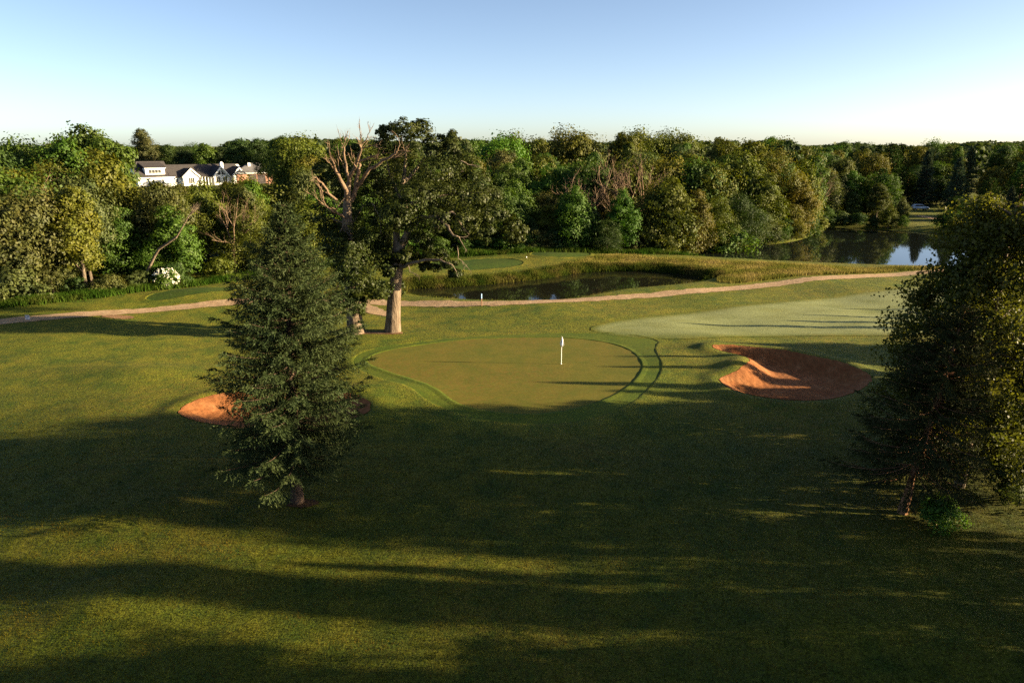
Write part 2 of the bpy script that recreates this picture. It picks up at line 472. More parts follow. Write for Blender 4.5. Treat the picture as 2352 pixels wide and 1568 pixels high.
def height(X, Y):
    X = np.asarray(X, float); Y = np.asarray(Y, float)
    sg = sdist(fringe_p, X, Y)
    calm = smooth(-1, 8, sg)
    h = calm * (0.22 * np.sin(X * .11 + .7) * np.sin(Y * .09 + 1.1) + 0.10 * np.sin(X * .23 + Y * .17) + 0.05 * np.sin(X * .6 - Y * .35 + 1) * np.sin(Y * .5))
    near = smooth(160, 110, Y)
    h = h * near
    h += gauss(X, Y, 260, 1400, 0.55, 3.2, 1.8) + gauss(X, Y, 250, 1190, 0.40, 4.0, 2.2) + gauss(X, Y, 560, 1085, 0.35, 5, 1.6)
    h += gauss(X, Y, 330, 860, 0.45, 7, 2.5) + gauss(X, Y, 860, 900, 0.35, 4, 2.0) + gauss(X, Y, 1560, 830, 0.22, 3.5, 3.0)
    h += gauss(X, Y, 1640, 800, 0.25, 2.5, 1.5) + gauss(X, Y, 1690, 845, 0.35, 2.0, 2.0) - gauss(X, Y, 1350, 990, 0.35, 16, 3.0)
    h += gauss(X, Y, 2000, 1440, 0.35, 4, 2.0)
    h += gauss(X, Y, 440, 680, 0.7, 8, 4) + gauss(X, Y, 1090, 612, 0.5, 14, 6) + gauss(X, Y, 1290, 592, 0.9, 11, 6)
    for b, dep in ((bunker_r, 0.95), (bunker_l, 0.8)):
        s = sdist(b, X, Y)
        h = h - dep * smooth(-0.1, 2.4, -s) + 0.20 * np.exp(-((s - 0.6) / 0.9) ** 2)
    s = sdist(pond_p, X, Y)
    h = h * smooth(-1, 4, s) - 0.9 * smooth(1.2, -1.4, s) + 0.10 * np.exp(-((s - 3.0) / 1.5) ** 2)
    s = sdist(lake_p, X, Y)
    h = h * smooth(-2, 8, s) - 1.9 * smooth(4.0, -4.0, s)
    # land rises behind the wood, up to the house on the left
    h += 4.6 * smooth(130, 245, Y) * smooth(20, -70, X)
    h += 1.5 * smooth(190, 330, Y) * smooth(-40, 60, X)
    h += 6.0 * smooth(500, 1600, Y) + 5 * smooth(900, 2600, Y)
    return h

def hz(x, y): return float(height(np.array([x]), np.array([y]))[0])

def axis(*segs):
    out = []
    for a, b, n in segs: out.append(np.linspace(a, b, n, endpoint=False))
    out.append([segs[-1][1]])
    return np.concatenate(out)
gx = axis((-3500, -700, 14), (-700, -220, 24), (-220, -62, 60), (-62, 62, 300), (62, 220, 60), (220, 700, 24), (700, 3500, 14))
gy = axis((-80, 12, 24), (12, 76, 170), (76, 132, 112), (132, 300, 80), (300, 1000, 50), (1000, 6000, 30))
GX, GY = np.meshgrid(gx, gy)
GZ = height(GX.ravel(), GY.ravel())
gm = MB()
nx, ny = len(gx), len(gy)
ii = (np.arange(ny - 1)[:, None] * nx + np.arange(nx - 1)[None, :]).ravel()
gm.add(np.stack([GX.ravel(), GY.ravel(), GZ], 1), np.stack([ii, ii + 1, ii + nx + 1, ii + nx], 1))
ground = tag(gm.build('ground', M['ground'], None, True), 'mown rough grass lawn rolling across the course', kind='structure')

lr = ground.data.attributes.new('long_rough', 'FLOAT', 'POINT')
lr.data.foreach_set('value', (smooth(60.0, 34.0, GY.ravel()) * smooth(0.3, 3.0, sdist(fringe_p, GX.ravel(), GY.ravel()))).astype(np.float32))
GZ2 = GZ.reshape(ny, nx)
def ground_z(X, Y):
    """height of the built ground mesh (bilinear), so that sheets lie on it"""
    X = np.asarray(X, float); Y = np.asarray(Y, float)
    i = np.clip(np.searchsorted(gx, X) - 1, 0, nx - 2); j = np.clip(np.searchsorted(gy, Y) - 1, 0, ny - 2)
    a = (X - gx[i]) / (gx[i + 1] - gx[i]); b = (Y - gy[j]) / (gy[j + 1] - gy[j])
    return GZ2[j, i] * (1 - a) * (1 - b) + GZ2[j, i + 1] * a * (1 - b) + GZ2[j + 1, i] * (1 - a) * b + GZ2[j + 1, i + 1] * a * b
def gz(x, y): return float(ground_z(np.array([x]), np.array([y]))[0])

def sheet(name, poly, mat, lift, step=0.4, label=None, attr=None, noise_edge=0.0, rings=None):
    """a sheet that follows the ground inside a polygon: fine rings at the rim, shrinking towards the middle"""
    P = np.asarray(poly, float)
    # resample the rim evenly
    Q = np.vstack([P, P[:1]])
    seg = np.linalg.norm(np.diff(Q, axis=0), axis=1); L = np.concatenate([[0], np.cumsum(seg)])
    n = max(24, int(L[-1] / step))
    t = np.linspace(0, L[-1], n, endpoint=False)
    rim = np.stack([np.interp(t, L, Q[:, 0]), np.interp(t, L, Q[:, 1])], 1)
    if noise_edge:
        rg = np.random.default_rng(len(name) * 31 + n)
        nrm = rim - rim.mean(0); nrm /= np.linalg.norm(nrm, axis=1)[:, None]
        rim = rim + nrm * (rg.normal(size=(n, 1)) * noise_edge)
    x0, y0 = rim.min(0); x1, y1 = rim.max(0)
    import bmesh
    bm = bmesh.new()
    vs = [bm.verts.new((a, b, 0)) for a, b in rim]
    for a, b in zip(vs, vs[1:] + vs[:1]): bm.edges.new((a, b))
    bmesh.ops.triangle_fill(bm, use_beauty=True, use_dissolve=False, edges=bm.edges[:])
    for axis_i, lo, hi in ((0, x0, x1), (1, y0, y1)):
        for c in np.arange(lo + step, hi, step):
            co = [0, 0, 0]; no = [0, 0, 0]; co[axis_i] = c; no[axis_i] = 1
            bmesh.ops.bisect_plane(bm, geom=bm.verts[:] + bm.edges[:] + bm.faces[:], plane_co=co, plane_no=no, dist=1e-4)
    bmesh.ops.recalc_face_normals(bm, faces=bm.faces[:])
    me = bpy.data.meshes.new(name)
    bm.to_mesh(me); bm.free()
    nv = len(me.vertices)
    co = np.zeros(nv * 3, np.float32); me.vertices.foreach_get('co', co); co = co.reshape(-1, 3)
    co[:, 2] = ground_z(co[:, 0], co[:, 1]) + lift
    me.vertices.foreach_set('co', co.ravel())
    me.polygons.foreach_set('use_smooth', np.ones(len(me.polygons), bool))
    if me.polygons and me.polygons[0].normal.z < 0: me.flip_normals()
    if attr:
        a = me.attributes.new(attr[0], 'FLOAT', 'POINT')
        a.data.foreach_set('value', attr[1](co[:, 0], co[:, 1]).astype(np.float32))
    me.materials.append(mat)
    me.update()
    o = link_mesh(name, me)
    return tag(o, label, kind='structure')

def lip(poly, hh, wout, mat, name, label, lift=0.02, parent=None):
    """the edge of the taller turf around a mown area: steep inside, running out gently outside"""
    P = np.asarray(poly, float)
    T = np.roll(P, -1, 0) - np.roll(P, 1, 0)
    T /= np.linalg.norm(T, axis=1)[:, None]
    N = np.stack([T[:, 1], -T[:, 0]], 1)
    c = P.mean(0)
    area = 0.5 * np.sum(P[:, 0] * np.roll(P[:, 1], -1) - np.roll(P[:, 0], -1) * P[:, 1])
    if area < 0: N = -N
    rows = []
    rg = np.random.default_rng(3)
    jit = 1 + 0.25 * rg.normal(size=len(P))
    for off, up in ((-0.03, 0.0), (0.02, hh), (0.25, hh * 0.9), (wout, -0.01)):
        Q = P + N * off
        rows.append(np.column_stack([Q, ground_z(Q[:, 0], Q[:, 1]) + lift + up * (jit if up > 0 else 1)]))
    n = len(P); m = MB()
    V = np.concatenate(rows)
    F = [(r * n + i, r * n + (i + 1) % n, (r + 1) * n + (i + 1) % n, (r + 1) * n + i) for r in range(3) for i in range(n)]
    m.add(V, F)
    o = m.build(name, mat, parent, True)
    return o

fr = sheet('green_fringe', fringe_p, M['fringe'], 0.020, 0.5, 'short bright green fringe mown round the putting green')
pg = sheet('putting_green', green_p, M['green'], 0.045, 0.5, 'smooth olive putting green with the flagstick')
lip(green_p, 0.045, 0.7, M['fringe'], 'turf_edge', None, 0.02, fr)
lip(fringe_p, 0.035, 1.2, M['ground'], 'turf_edge', None, 0.0, ground)
sheet('sand_bunker', bunker_r, M['sand'], 0.035, 0.4, 'red sand bunker with a grass tongue between putting green and birch', noise_edge=0.05)
sheet('sand_bunker', bunker_l, M['sand'], 0.035, 0.4, 'red sand bunker lying behind the tall spruce', noise_edge=0.05)
sheet('fairway', fair_p, M['fairway'], 0.03, 0.8, 'pale dewy fairway between the gravel path and the bunker with the grass tongue', attr=('dew', lambda X, Y: smooth(0.0, 1.2, -sdist(fair_p, X, Y)) * smooth(63.0, 70.0, Y + 0.12 * (X - 20))))
sheet('tee_box', tee_l, M['tee'], 0.03, 0.6, 'small raised tee between the gravel path and the wood below the house')
sheet('tee_box', tee_r1, M['tee'], 0.03, 0.7, 'large tee on the lawn behind the pond')
sheet('tee_box', tee_r2, M['tee'], 0.03, 0.7, 'raised far tee below the wood beyond the pond')
for t_, hh in ((tee_l, .05), (tee_r1, .06), (tee_r2, .06)):
    lip(t_, hh, 1.0, M['ground'], 'turf_edge', None, 0.0, ground)

# water: flat sheets, the shore is where the ground dips under them
def water(name, poly, z, grow, mat, label):
    P = np.asarray(poly, float); c = P.mean(0)
    T = np.roll(P, -1, 0) - np.roll(P, 1, 0); T /= np.linalg.norm(T, axis=1)[:, None]
    N = np.stack([T[:, 1], -T[:, 0]], 1)
    area = 0.5 * np.sum(P[:, 0] * np.roll(P[:, 1], -1) - np.roll(P[:, 0], -1) * P[:, 1])
    if area < 0: N = -N
    Q = P + N * grow
    m = MB(); pts = [(a, b, z) for a, b in Q]
    if area < 0: pts = pts[::-1]
    m.poly(pts)
    return tag(m.build(name, mat), label, kind='structure')
water('pond', pond_p, -0.42, 1.0, M['pond'], 'still dark pond reflecting the wood')
water('lake', lake_p, -1.0, 3.0, M['lake'], 'dark lake below the wood beyond the meadow')

# gravel path
def path_sheet(name, ctr, width, mat, lift, label, step=0.7, edge=0.12):
    C = np.array([px(*p) for p in ctr])
    seg = np.linalg.norm(np.diff(C, axis=0), axis=1); L = np.concatenate([[0], np.cumsum(seg)])
    t = np.arange(0, L[-1], step)
    X = np.interp(t, L, C[:, 0]); Y = np.interp(t, L, C[:, 1])
    k = np.ones(9) / 9
    pad = lambda a: np.convolve(np.pad(a, 4, mode='edge'), k, 'valid')
    X, Y = pad(X), pad(Y)
    T = np.stack([np.gradient(X), np.gradient(Y)], 1); T /= np.linalg.norm(T, axis=1)[:, None]
    N = np.stack([-T[:, 1], T[:, 0]], 1)
    rg = np.random.default_rng(11)
    n = len(X); cols = 6
    W = np.interp(t, np.linspace(0, L[-1], len(width)), width)
    V = []
    e0 = rg.normal(size=n) * edge; e1 = rg.normal(size=n) * edge
    for c in range(cols):
        f = c / (cols - 1) - 0.5
        off = f * W + (e0 if c == 0 else 0) + (e1 if c == cols - 1 else 0)
        Q = np.stack([X, Y], 1) + N * off[:, None]
        V.append(np.column_stack([Q, ground_z(Q[:, 0], Q[:, 1]) + lift]))
    V = np.stack(V, 1).reshape(-1, 3)
    F = [(i * cols + c, (i + 1) * cols + c, (i + 1) * cols + c + 1, i * cols + c + 1) for i in range(n - 1) for c in range(cols - 1)]
    m = MB(); m.add(V, [f[::-1] for f in F])
    return tag(m.build(name, mat, None, True), label, kind='structure')
path_sheet('cart_path', [(-250, 765), (-100, 752), (0, 742), (120, 735), (260, 722), (400, 708), (520, 696), (620, 690), (700, 689), (800, 689), (900, 692), (1000, 697),
                         (1105, 701), (1200, 700), (1300, 694), (1400, 686), (1500, 679), (1600, 670), (1700, 660), (1800, 650), (1900, 641), (2000, 632), (2140, 622), (2300, 614), (2500, 608)],
           [2.6, 2.6, 2.5, 2.4, 2.4, 2.3, 2.4], M['path'], 0.03, 'pale gravel cart path winding past the pond')
path_sheet('path_branch', [(818, 690), (840, 702), (862, 714), (892, 721), (925, 722)], [1.2, 2.2, 2.4, 1.6, 0.6], M['path'], 0.036, 'worn gravel spur leaving the path behind the oaks', 0.5)
path_sheet('far_path', [(2105, 495), (2125, 498), (2150, 503), (2200, 510)], [3.0, 2.5, 2.5], M['path'], 0.05, 'short gravel lane on the far lake shore', 0.7)
sheet('soil_patch', smooth_poly([px(*p) for p in [(225, 733), (260, 727), (300, 728), (312, 732), (295, 736), (262, 737)]], 2), M['soil'], 0.045, 0.4, 'bare red soil patch beside the gravel path', noise_edge=0.08)
sheet('soil_patch', smooth_poly([px(*p) for p in [(806, 766), (830, 761), (868, 760), (895, 758), (925, 761), (928, 766), (900, 768), (850, 765), (825, 768)]], 2), M['soil'], 0.03, 0.3, 'strip of bare soil joining the two oak trunks', noise_edge=0.06)
sheet('soil_patch', smooth_poly([px(*p) for p in [(650, 1165), (690, 1146), (720, 1148), (738, 1155), (715, 1164), (690, 1172)]], 2), M['dark_soil'], 0.03, 0.25, 'dark soil around the foot of the tall spruce', noise_edge=0.06)

# ------------------------------------------------------------------ tree builders
def unit(v): return v / (np.linalg.norm(v, axis=-1, keepdims=True) + 1e-9)

def fill_lobes(mb, lobes, rg, n_clump, n_leaf, size, asp=0.6, clump_r=0.30, core=None, droop=0.0, shell=0.75):
    """lobes: (cx,cy,cz,rx,ry,rz). Leaf clumps on the lobe surfaces, leaves in every clump"""
    for (cx, cy, cz, rx, ry, rz) in lobes:
        c = np.array([cx, cy, cz]); r = np.array([rx, ry, rz])
        rm = (rx * ry * rz) ** (1 / 3)
        k = max(4, int(n_clump))
        d = unit(rg.normal(size=(k, 3)) + np.array([0, 0, 0.25]))
        rad = shell + (1.05 - shell) * rg.random((k, 1)) ** 0.7
        cc = c + d * r * rad
        m = max(5, int(n_leaf))
        cr = clump_r * rm * (0.6 + 0.8 * rg.random((k, 1, 1)))
        off = np.clip(rg.normal(size=(k, m, 3)), -1.5, 1.5) * cr * np.array([1, 1, 0.62])
        if droop: off[:, :, 2] = -np.abs(off[:, :, 2]) * (1 + droop)
        Pn = cc[:, None, :] + off
        Nn = unit(d[:, None, :] * 0.85 + unit(off) * 0.7 + np.array([0, 0, 0.25]) + rg.normal(size=(k, m, 3)) * 0.36)
        Pn = Pn.reshape(-1, 3); Nn = Nn.reshape(-1, 3)
        s = size * (0.6 + 0.8 * rg.random(len(Pn)))
        mb.leaves(Pn, Nn, s, s * asp, rg)

def limb(mb, a, b, r0, r1, rg, bend=0.12, n=6, sides=6, sag=0.0):
    a = np.asarray(a, float); b = np.asarray(b, float)
    t = np.linspace(0, 1, n)[:, None]
    P = a + (b - a) * t
    L = np.linalg.norm(b - a)
    P[1:-1] += rg.normal(size=(n - 2, 3)) * L * bend * 0.35
    P[:, 2] += sag * L * (4 * t * (1 - t))[:, 0]
    mb.tube(P, np.linspace(r0, r1, n), sides)
    return P

def twig_tree(mb, p, d, L, r, depth, rg, spread=0.55, up=0.15, kids=3):
    d = unit(np.asarray(d, float))
    n = 5
    P = [np.asarray(p, float)]
    dd = d
    for i in range(n - 1):
        dd = unit(dd + rg.normal(size=3) * 0.16 + np.array([0, 0, up * 0.3]))
        P.append(P[-1] + dd * L / (n - 1))
    mb.tube(np.array(P), np.linspace(r, r * (0.45 if depth else 0.2), n), 5 if r > 0.05 else 4)
    if depth:
        for k in range(kids):
            t = 0.35 + 0.65 * (k + rg.random()) / kids
            q = P[min(n - 1, int(t * (n - 1)))]
            nd = unit(dd + rg.normal(size=3) * spread + np.array([0, 0, up]))
            twig_tree(mb, q, nd, L * (0.5 + 0.25 * rg.random()), r * 0.5, depth - 1, rg, spread, up, kids)

PROTO = {}
def proto_broad(name, seed, H, Rr, n_lobes, n_clump, n_leaf, size, base=0.25, style='round', leafmat='leaf', bark='bark', asp=0.6):
    """a broad-leaved tree as (trunk mesh, crown mesh); trunk base at the origin"""
    rg = np.random.default_rng(seed)
    lobes = []
    zc = H * (base + 1) / 2
    hz_ = H * (1 - base) / 2
    for i in range(n_lobes):
        t = (i + 0.5) / n_lobes
        if style == 'tall':
            z = H * base + (H * (1 - base)) * (0.08 + 0.86 * t); w = Rr * (0.55 * math.sin(math.pi * min(1, 0.15 + 0.85 * t)) ** 0.6 + .1)
        elif style == 'shrub':
            z = H * (0.12 + 0.68 * t); w = Rr * 0.75 * math.sqrt(max(0.05, 1 - (t * 0.9) ** 2))
        else:
            z = H * base + (H * (1 - base)) * (0.10 + 0.80 * t); w = Rr * 0.72 * math.sqrt(max(0.04, 1 - ((2 * t - 0.75) / 1.35) ** 2))
        a = i * 2.39996 + rg.normal() * 0.4
        q = w * (0.55 + 0.5 * rg.random())
        lr = Rr * (0.34 + 0.22 * rg.random()) * (0.8 if t > 0.8 else 1)
        lobes.append((q * math.cos(a), q * math.sin(a), z, lr, lr, lr * (0.75 + 0.25 * rg.random())))
    top = H - Rr * 0.28
    lobes.append((0.08 * Rr, 0, top, Rr * 0.36, Rr * 0.36, Rr * 0.30))
    mb = MB()
    fill_lobes(mb, lobes, rg, n_clump, n_leaf, size, asp, droop=0.5 if style == 'willow' else 0.0)
    # inner fill keeps the sky from showing through the middle
    lo2 = [(0, 0, H * base + H * (1 - base) * f, Rr * 0.5, Rr * 0.5, H * (1 - base) * 0.2) for f in (0.3, 0.6)]
    fill_lobes(mb, lo2, rg, n_clump * 1.6, n_leaf * 0.6, size * 1.3, asp, shell=0.3)
    crown = mb.mesh(name + '_crown', M[leafmat])
    tb = MB()
    r0 = max(0.08, H * 0.018)
    tp = np.array([(0, 0, -0.4), (0, 0, 0.1), (0.05 * Rr, 0.03, H * 0.3), (-0.04 * Rr, 0.05, H * 0.6), (0.05, 0, H * 0.85)])
    tb.tube(tp, [r0 * 1.5, r0 * 1.25, r0, r0 * 0.55, r0 * 0.15], 7)
    for L in lobes[: max(4, n_lobes // 2)]:
        zs = max(H * 0.12, L[2] * 0.6)
        limb(tb, (0, 0, zs), (L[0] * 0.95, L[1] * 0.95, L[2]), r0 * 0.45, r0 * 0.1, rg, n=4, sides=5)
    trunk = tb.mesh(name + '_trunk', M[bark], True)
    PROTO[name] = (trunk, crown, H, Rr)

def profile(tab):
    xs = [a for a, b in tab]; ys = [b for a, b in tab]
    return lambda t: np.interp(t, xs, ys)

def proto_conifer(name, seed, H, prof, step, per, leafL, leafW, dens, lean=0.0, bark='spruce_bark', mat='needle', droop=0.25, r0=None, base=0.11, twig=0.42, gap=0.0, nsp=6):
    """spruce: whorls of drooping boughs, twigs off every bough, needle sprays off every twig"""
    rg = np.random.default_rng(seed)
    tb, cb = MB(), MB()
    r0 = r0 or H * 0.022
    zz = np.linspace(-0.4, H, 14)
    wob = np.cumsum(rg.normal(size=(14, 2)), 0) * 0.012 * H / 14
    tx = lean * np.clip(zz, 0, H) / H
    rad = r0 * (1 - np.clip(zz, 0, H) / H) ** 0.85 + 0.015
    rad[0] = r0 * 1.35
    if zz[1] < 1.5: rad[1] = r0 * 1.02
    tb.tube(np.column_stack([wob[:, 0] + tx, wob[:, 1], zz]), rad, 9, True, 0.04, rg)
    ax = lambda z: np.array([np.interp(z, zz, wob[:, 0] + tx), np.interp(z, zz, wob[:, 1]), z])
    z = H * base
    PP, DD, NN, LL = [], [], [], []
    while z < H * 0.985:
        t = 1 - z / H
        Rm = float(prof(t))
        nb = per if t > 0.25 else max(4, per - 1)
        a0 = rg.random() * 6.28
        for k in range(nb):
            if gap and rg.random() < gap: continue
            a = a0 + k * 6.283 / nb + rg.normal() * 0.22
            Rb = Rm * (0.62 + 0.46 * rg.random())
            if rg.random() < 0.08: Rb *= 1.12
            n = 9
            s = np.linspace(0, 1, n)
            rise = 0.45 * (1 - t) ** 1.2 - droop * (t ** 0.7)
            dr = rise * s + 0.10 * s ** 2.2 - 0.07 * t * np.sin(s * 3.14)
            bend = rg.normal() * 0.12
            an = a + bend * s
            o = ax(z + rg.normal() * step * 0.2)
            B = o + np.stack([np.cos(an) * s * Rb, np.sin(an) * s * Rb, dr * Rb], 1)
            tb.tube(B, np.linspace(max(0.012, r0 * 0.16 * (0.4 + t)), 0.006, n), 4, False)
            nt = max(5, int(Rb / 0.13 * dens))
            st = 0.16 + 0.84 * (np.arange(nt) + rg.random(nt)) / nt
            base_p = np.stack([np.interp(st, s, B[:, i]) for i in range(3)], 1)
            bd = unit(np.gradient(B, axis=0)); bd = np.stack([np.interp(st, s, bd[:, i]) for i in range(3)], 1)
            side = unit(np.cross(bd, np.array([0, 0, 1.0])))
            sg = np.where(np.arange(nt) % 2 == 0, 1.0, -1.0)[:, None]
            tl = (twig * (0.35 + 0.75 * np.sin(np.clip(st, 0, 1) * 2.6)) * min(1.0, 0.35 + Rb / 3.0) * (0.7 + 0.6 * rg.random(nt)))[:, None]
            td = unit(bd * 0.75 + side * sg * 0.8 + np.array([0, 0, -0.30 - 0.35 * t]) + rg.normal(size=(nt, 3)) * 0.18)
            td[st > 0.93] = bd[st > 0.93]
            m = nsp
            f = (np.arange(m) + 0.3) / m
            Pt = base_p[:, None, :] + td[:, None, :] * (tl[:, None, :] * f[None, :, None]) + np.array([0, 0, -1.0]) * (tl[:, None, :] * 0.35 * (f ** 2)[None, :, None])
            Pt = Pt + rg.normal(size=Pt.shape) * 0.02
            Dt = unit(td[:, None, :] + rg.normal(size=(nt, m, 3)) * 0.5 + np.array([0, 0, -0.1]))
            Nt = np.array([0, 0, 1.0]) + rg.normal(size=(nt, m, 3)) * 0.7
            PP.append(Pt.reshape(-1, 3)); DD.append(Dt.reshape(-1, 3)); NN.append(Nt.reshape(-1, 3))
        z += step * (0.75 + 0.5 * rg.random()) * (0.6 + 0.55 * t)
    # leader
    zt = np.linspace(H * 0.93, H * 1.0, 10)
    for q in zt:
        p = np.repeat(ax(q)[None, :], 5, 0); a = rg.random(5) * 6.28
        PP.append(p); DD.append(np.stack([np.cos(a) * .5, np.sin(a) * .5, np.full(5, 0.8)], 1)); NN.append(rg.normal(size=(5, 3)))
    P = np.concatenate(PP); D = np.concatenate(DD); N = np.concatenate(NN)
    L = leafL * (0.7 + 0.6 * rg.random(len(P)))
    cb.sprays(P, D, N, L, leafW * (0.8 + 0.4 * rg.random(len(P))))
    PROTO[name] = (tb.mesh(name + '_trunk', M[bark], True), cb.mesh(name + '_crown', M[mat]), H, float(max(prof(np.linspace(0, 1, 20)))))

def place(proto, name, x, y, height_, color, label, group, cat='tree', rz=None, wide=1.0, crown='crown', trunk='trunk', z=None, rg=rng):
    tm, cm, H, Rr = PROTO[proto]
    s = height_ / H
    e = empty(name, (x, y, (gz(x, y) if z is None else z)), rg.random() * 6.283 if rz is None else rz)
    e.scale = (s * wide, s * wide, s)
    a = link_mesh(trunk, tm, e)
    b = link_mesh(crown, cm, e)
    b.color = tuple(color) + (1,)
    tag(e, label, cat, group)
    return e

# ------------------------------------------------------------------ tall spruce in the foreground
sx, sy = px(683, 1155)
proto_conifer('spruce', 21, 15.4, profile([(0, 0.12), (.06, .55), (.13, 1.1), (.26, 2.2), (.41, 3.2), (.51, 3.6), (.67, 3.75), (.80, 3.9), (.86, 3.3), (.89, 2.4), (1, 1.5)]),
              0.33, 8, 0.17, 0.021, 2.3, lean=0.6, r0=0.30, base=0.165, twig=0.55, droop=0.16, nsp=12)
place('spruce', 'spruce_tree', sx, sy, 15.4, (0.036, 0.052, 0.020), 'tall blue-green spruce standing alone with bare lower trunk', None, rz=0.0)

# ------------------------------------------------------------------ two old oaks
OAK_Y = px(818, 762)[1]
def z3(x, y, dy=0.0):
    return pxy(658.5 + x * 0.348, 244.6 + y * 0.348, OAK_Y + dy)
def chain(mb, pts, r, sides=6, rg=None):
    P = np.array([z3(*p) for p in pts])
    n = len(P)
    # smooth by subdividing
    t = np.arange(n); tt = np.linspace(0, n - 1, (n - 1) * 3 + 1)
    Q = np.stack([np.interp(tt, t, P[:, i]) for i in range(3)], 1)
    Q[1:-1] += rg.normal(size=(len(Q) - 2, 3)) * 0.05
    mb.tube(Q, np.interp(tt, np.linspace(0, n - 1, len(r)), r), sides, True, 0.06, rg)
    return Q

oak_shift = 0.0
def lobes_px(tab, rg):
    out = []
    for (u, v, ru, rv, dy) in tab:
        c = pxy(u, v, OAK_Y + dy + oak_shift); k = 1.0 / 23.0
        out.append((c[0], c[1], c[2], ru * k, 0.5 * (ru + rv) * k * 1.0, rv * k))
    return out

rg = np.random.default_rng(5)
# left oak: bare broken top, leafy lower half
xL, yL = px(818, 763)
oakL = empty('oak_tree', (xL, yL, gz(xL, yL)))
tag(oakL, 'old oak with a bare dead top and leafy lower half, beside the spruce', 'tree')
tb = MB()
b0 = np.array([xL, yL, gz(xL, yL) - 0.4])
Q = [b0, b0 + (0, 0, 0.45), z3(445, 1380), z3(430, 1250), z3(425, 1100), z3(410, 950), z3(400, 800), z3(400, 700), z3(400, 600), z3(410, 500)]
tb.tube(np.array(Q), [1.05, 0.92, 0.76, 0.72, 0.68, 0.60, 0.52, 0.44, 0.34, 0.22], 14, True, 0.035, rg)
trunkL = tb.build('trunk', M['oak_bark'], oakL, True)
db = MB()
DEAD = [([(400, 640, 0), (385, 550, -.5), (360, 490, -.8), (330, 430, -1), (300, 360, -1.2), (280, 295, -1.3)], [.26, .20, .16, .11, .05]),
        ([(335, 440, -1), (300, 400, -1.6), (275, 370, -2)], [.09, .04]),
        ([(410, 540, 0), (395, 430, .4), (380, 310, .8), (372, 255, 1), (390, 225, 1)], [.18, .13, .09, .03]),
        ([(375, 280, .8), (362, 245, 1.2), (380, 215, 1.2)], [.06, .02]),
        ([(405, 520, 0), (430, 440, -.5), (462, 370, -.8), (490, 285, -1), (478, 240, -1), (463, 205, -1)], [.22, .17, .12, .08, .03]),
        ([(490, 285, -1), (515, 225, -.6), (535, 195, -.4), (548, 170, -.2)], [.08, .05, .02]),
        ([(490, 265, -1), (485, 215, -1.2), (482, 160, -1.2)], [.06, .015]),
        ([(425, 620, .3), (455, 540, .6), (475, 430, 1), (482, 365, 1.2), (530, 345, 1.4), (605, 315, 1.4)], [.26, .22, .16, .10, .05]),
        ([(530, 345, 1.4), (560, 330, 1.2), (590, 345, 1)], [.05, .02]),
        ([(460, 545, .6), (500, 480, 0), (550, 415, -.4), (640, 352, -.8), (715, 322, -1), (735, 285, -1), (746, 252, -1)], [.19, .16, .14, .12, .08, .03]),
        ([(715, 322, -1), (745, 305, -1.3), (772, 290, -1.5)], [.06, .02]), ([(640, 352, -.8), (690, 335, -.2), (760, 335, .2)], [.05, .02]),
        ([(330, 620, -1.5), (270, 570, -1.5), (235, 510, -1.8), (205, 478, -2), (165, 468, -2)], [.14, .11, .08, .02]),
        ([(265, 570, -1.5), (225, 545, -1.8), (205, 520, -2)], [.06, .02]),
        ([(370, 720, -1), (300, 690, -1.5), (250, 650, -1.8), (235, 600, -2), (226, 555, -2)], [.14, .10, .07, .02]),
        ([(255, 655, -1.8), (215, 620, -2), (185, 590, -2.2)], [.05, .02]), ([(395, 740, -.5), (310, 690, -2), (345, 655, -2.4)], [.10, .04]),
        ([(345, 450, -.9), (345, 380, -.4), (330, 330, 0)], [.07, .02]), ([(430, 460, -.5), (450, 400, -1.5), (430, 340, -2)], [.08, .02]),
        ([(490, 280, -1), (560, 262, -1.5), (628, 272, -1.6)], [.06, .02]), ([(395, 420, .4), (350, 340, 1), (335, 290, 1.2)], [.06, .02])]
for pts, r in DEAD:
    Qc = chain(db, [(a, b, d - 1.6 * i / (len(pts) - 1)) for i, (a, b, d) in enumerate(pts)], r, 6, rg)
    for _ in range(3):
        i = int(rg.integers(len(Qc) // 2, len(Qc)))
        twig_tree(db, Qc[i], Qc[i] - Qc[max(0, i - 2)] + rg.normal(size=3) * 0.15, 0.7 + rg.random() * 0.9, 0.035, 1, rg, 0.6, 0.1, 2)
db.build('dead_branch', M['dead_wood'], oakL, True)
mb = MB()
lobL = lobes_px([(805, 555, 26, 34, -2.0), (800, 610, 28, 34, -2.2), (818, 655, 30, 28, -2.0), (790, 590, 24, 30, -2), (812, 600, 45, 45, -1), (858, 632, 38, 42, -1.5), (780, 565, 34, 45, 0), (742, 500, 26, 40, .5), (828, 664, 42, 30, -1), (790, 650, 36, 38, 1), (762, 545, 30, 40, 1.5),
                 (850, 545, 34, 42, 1.5), (800, 520, 36, 40, 2.5), (830, 470, 36, 36, 3), (760, 430, 26, 30, 2), (745, 390, 22, 24, 2.5), (880, 590, 26, 36, 0), (868, 668, 26, 18, -1.5),
                 (785, 690, 20, 16, -1), (820, 700, 18, 26, -1.2), (812, 345, 16, 14, 3), (790, 390, 26, 26, 3), (850, 420, 26, 30, 3.5)], rg)
fill_lobes(mb, lobL, rg, 26, 56, 0.11, 0.62, 0.24)
c = mb.build('crown', M['leaf_glossy'], oakL); c.color = (0.028, 0.040, 0.007, 1)
for L in lobL[:14]:
    pass
lm = MB()
for L in lobL[:15]:
    limb(lm, z3(408, min(1150, 700 + 40 * rg.integers(0, 10))), (L[0], L[1], L[2]), 0.14, 0.03, rg, 0.25, 5, 5)
lm.build('limb', M['oak_bark'], oakL, True)

oak_shift = 2.4
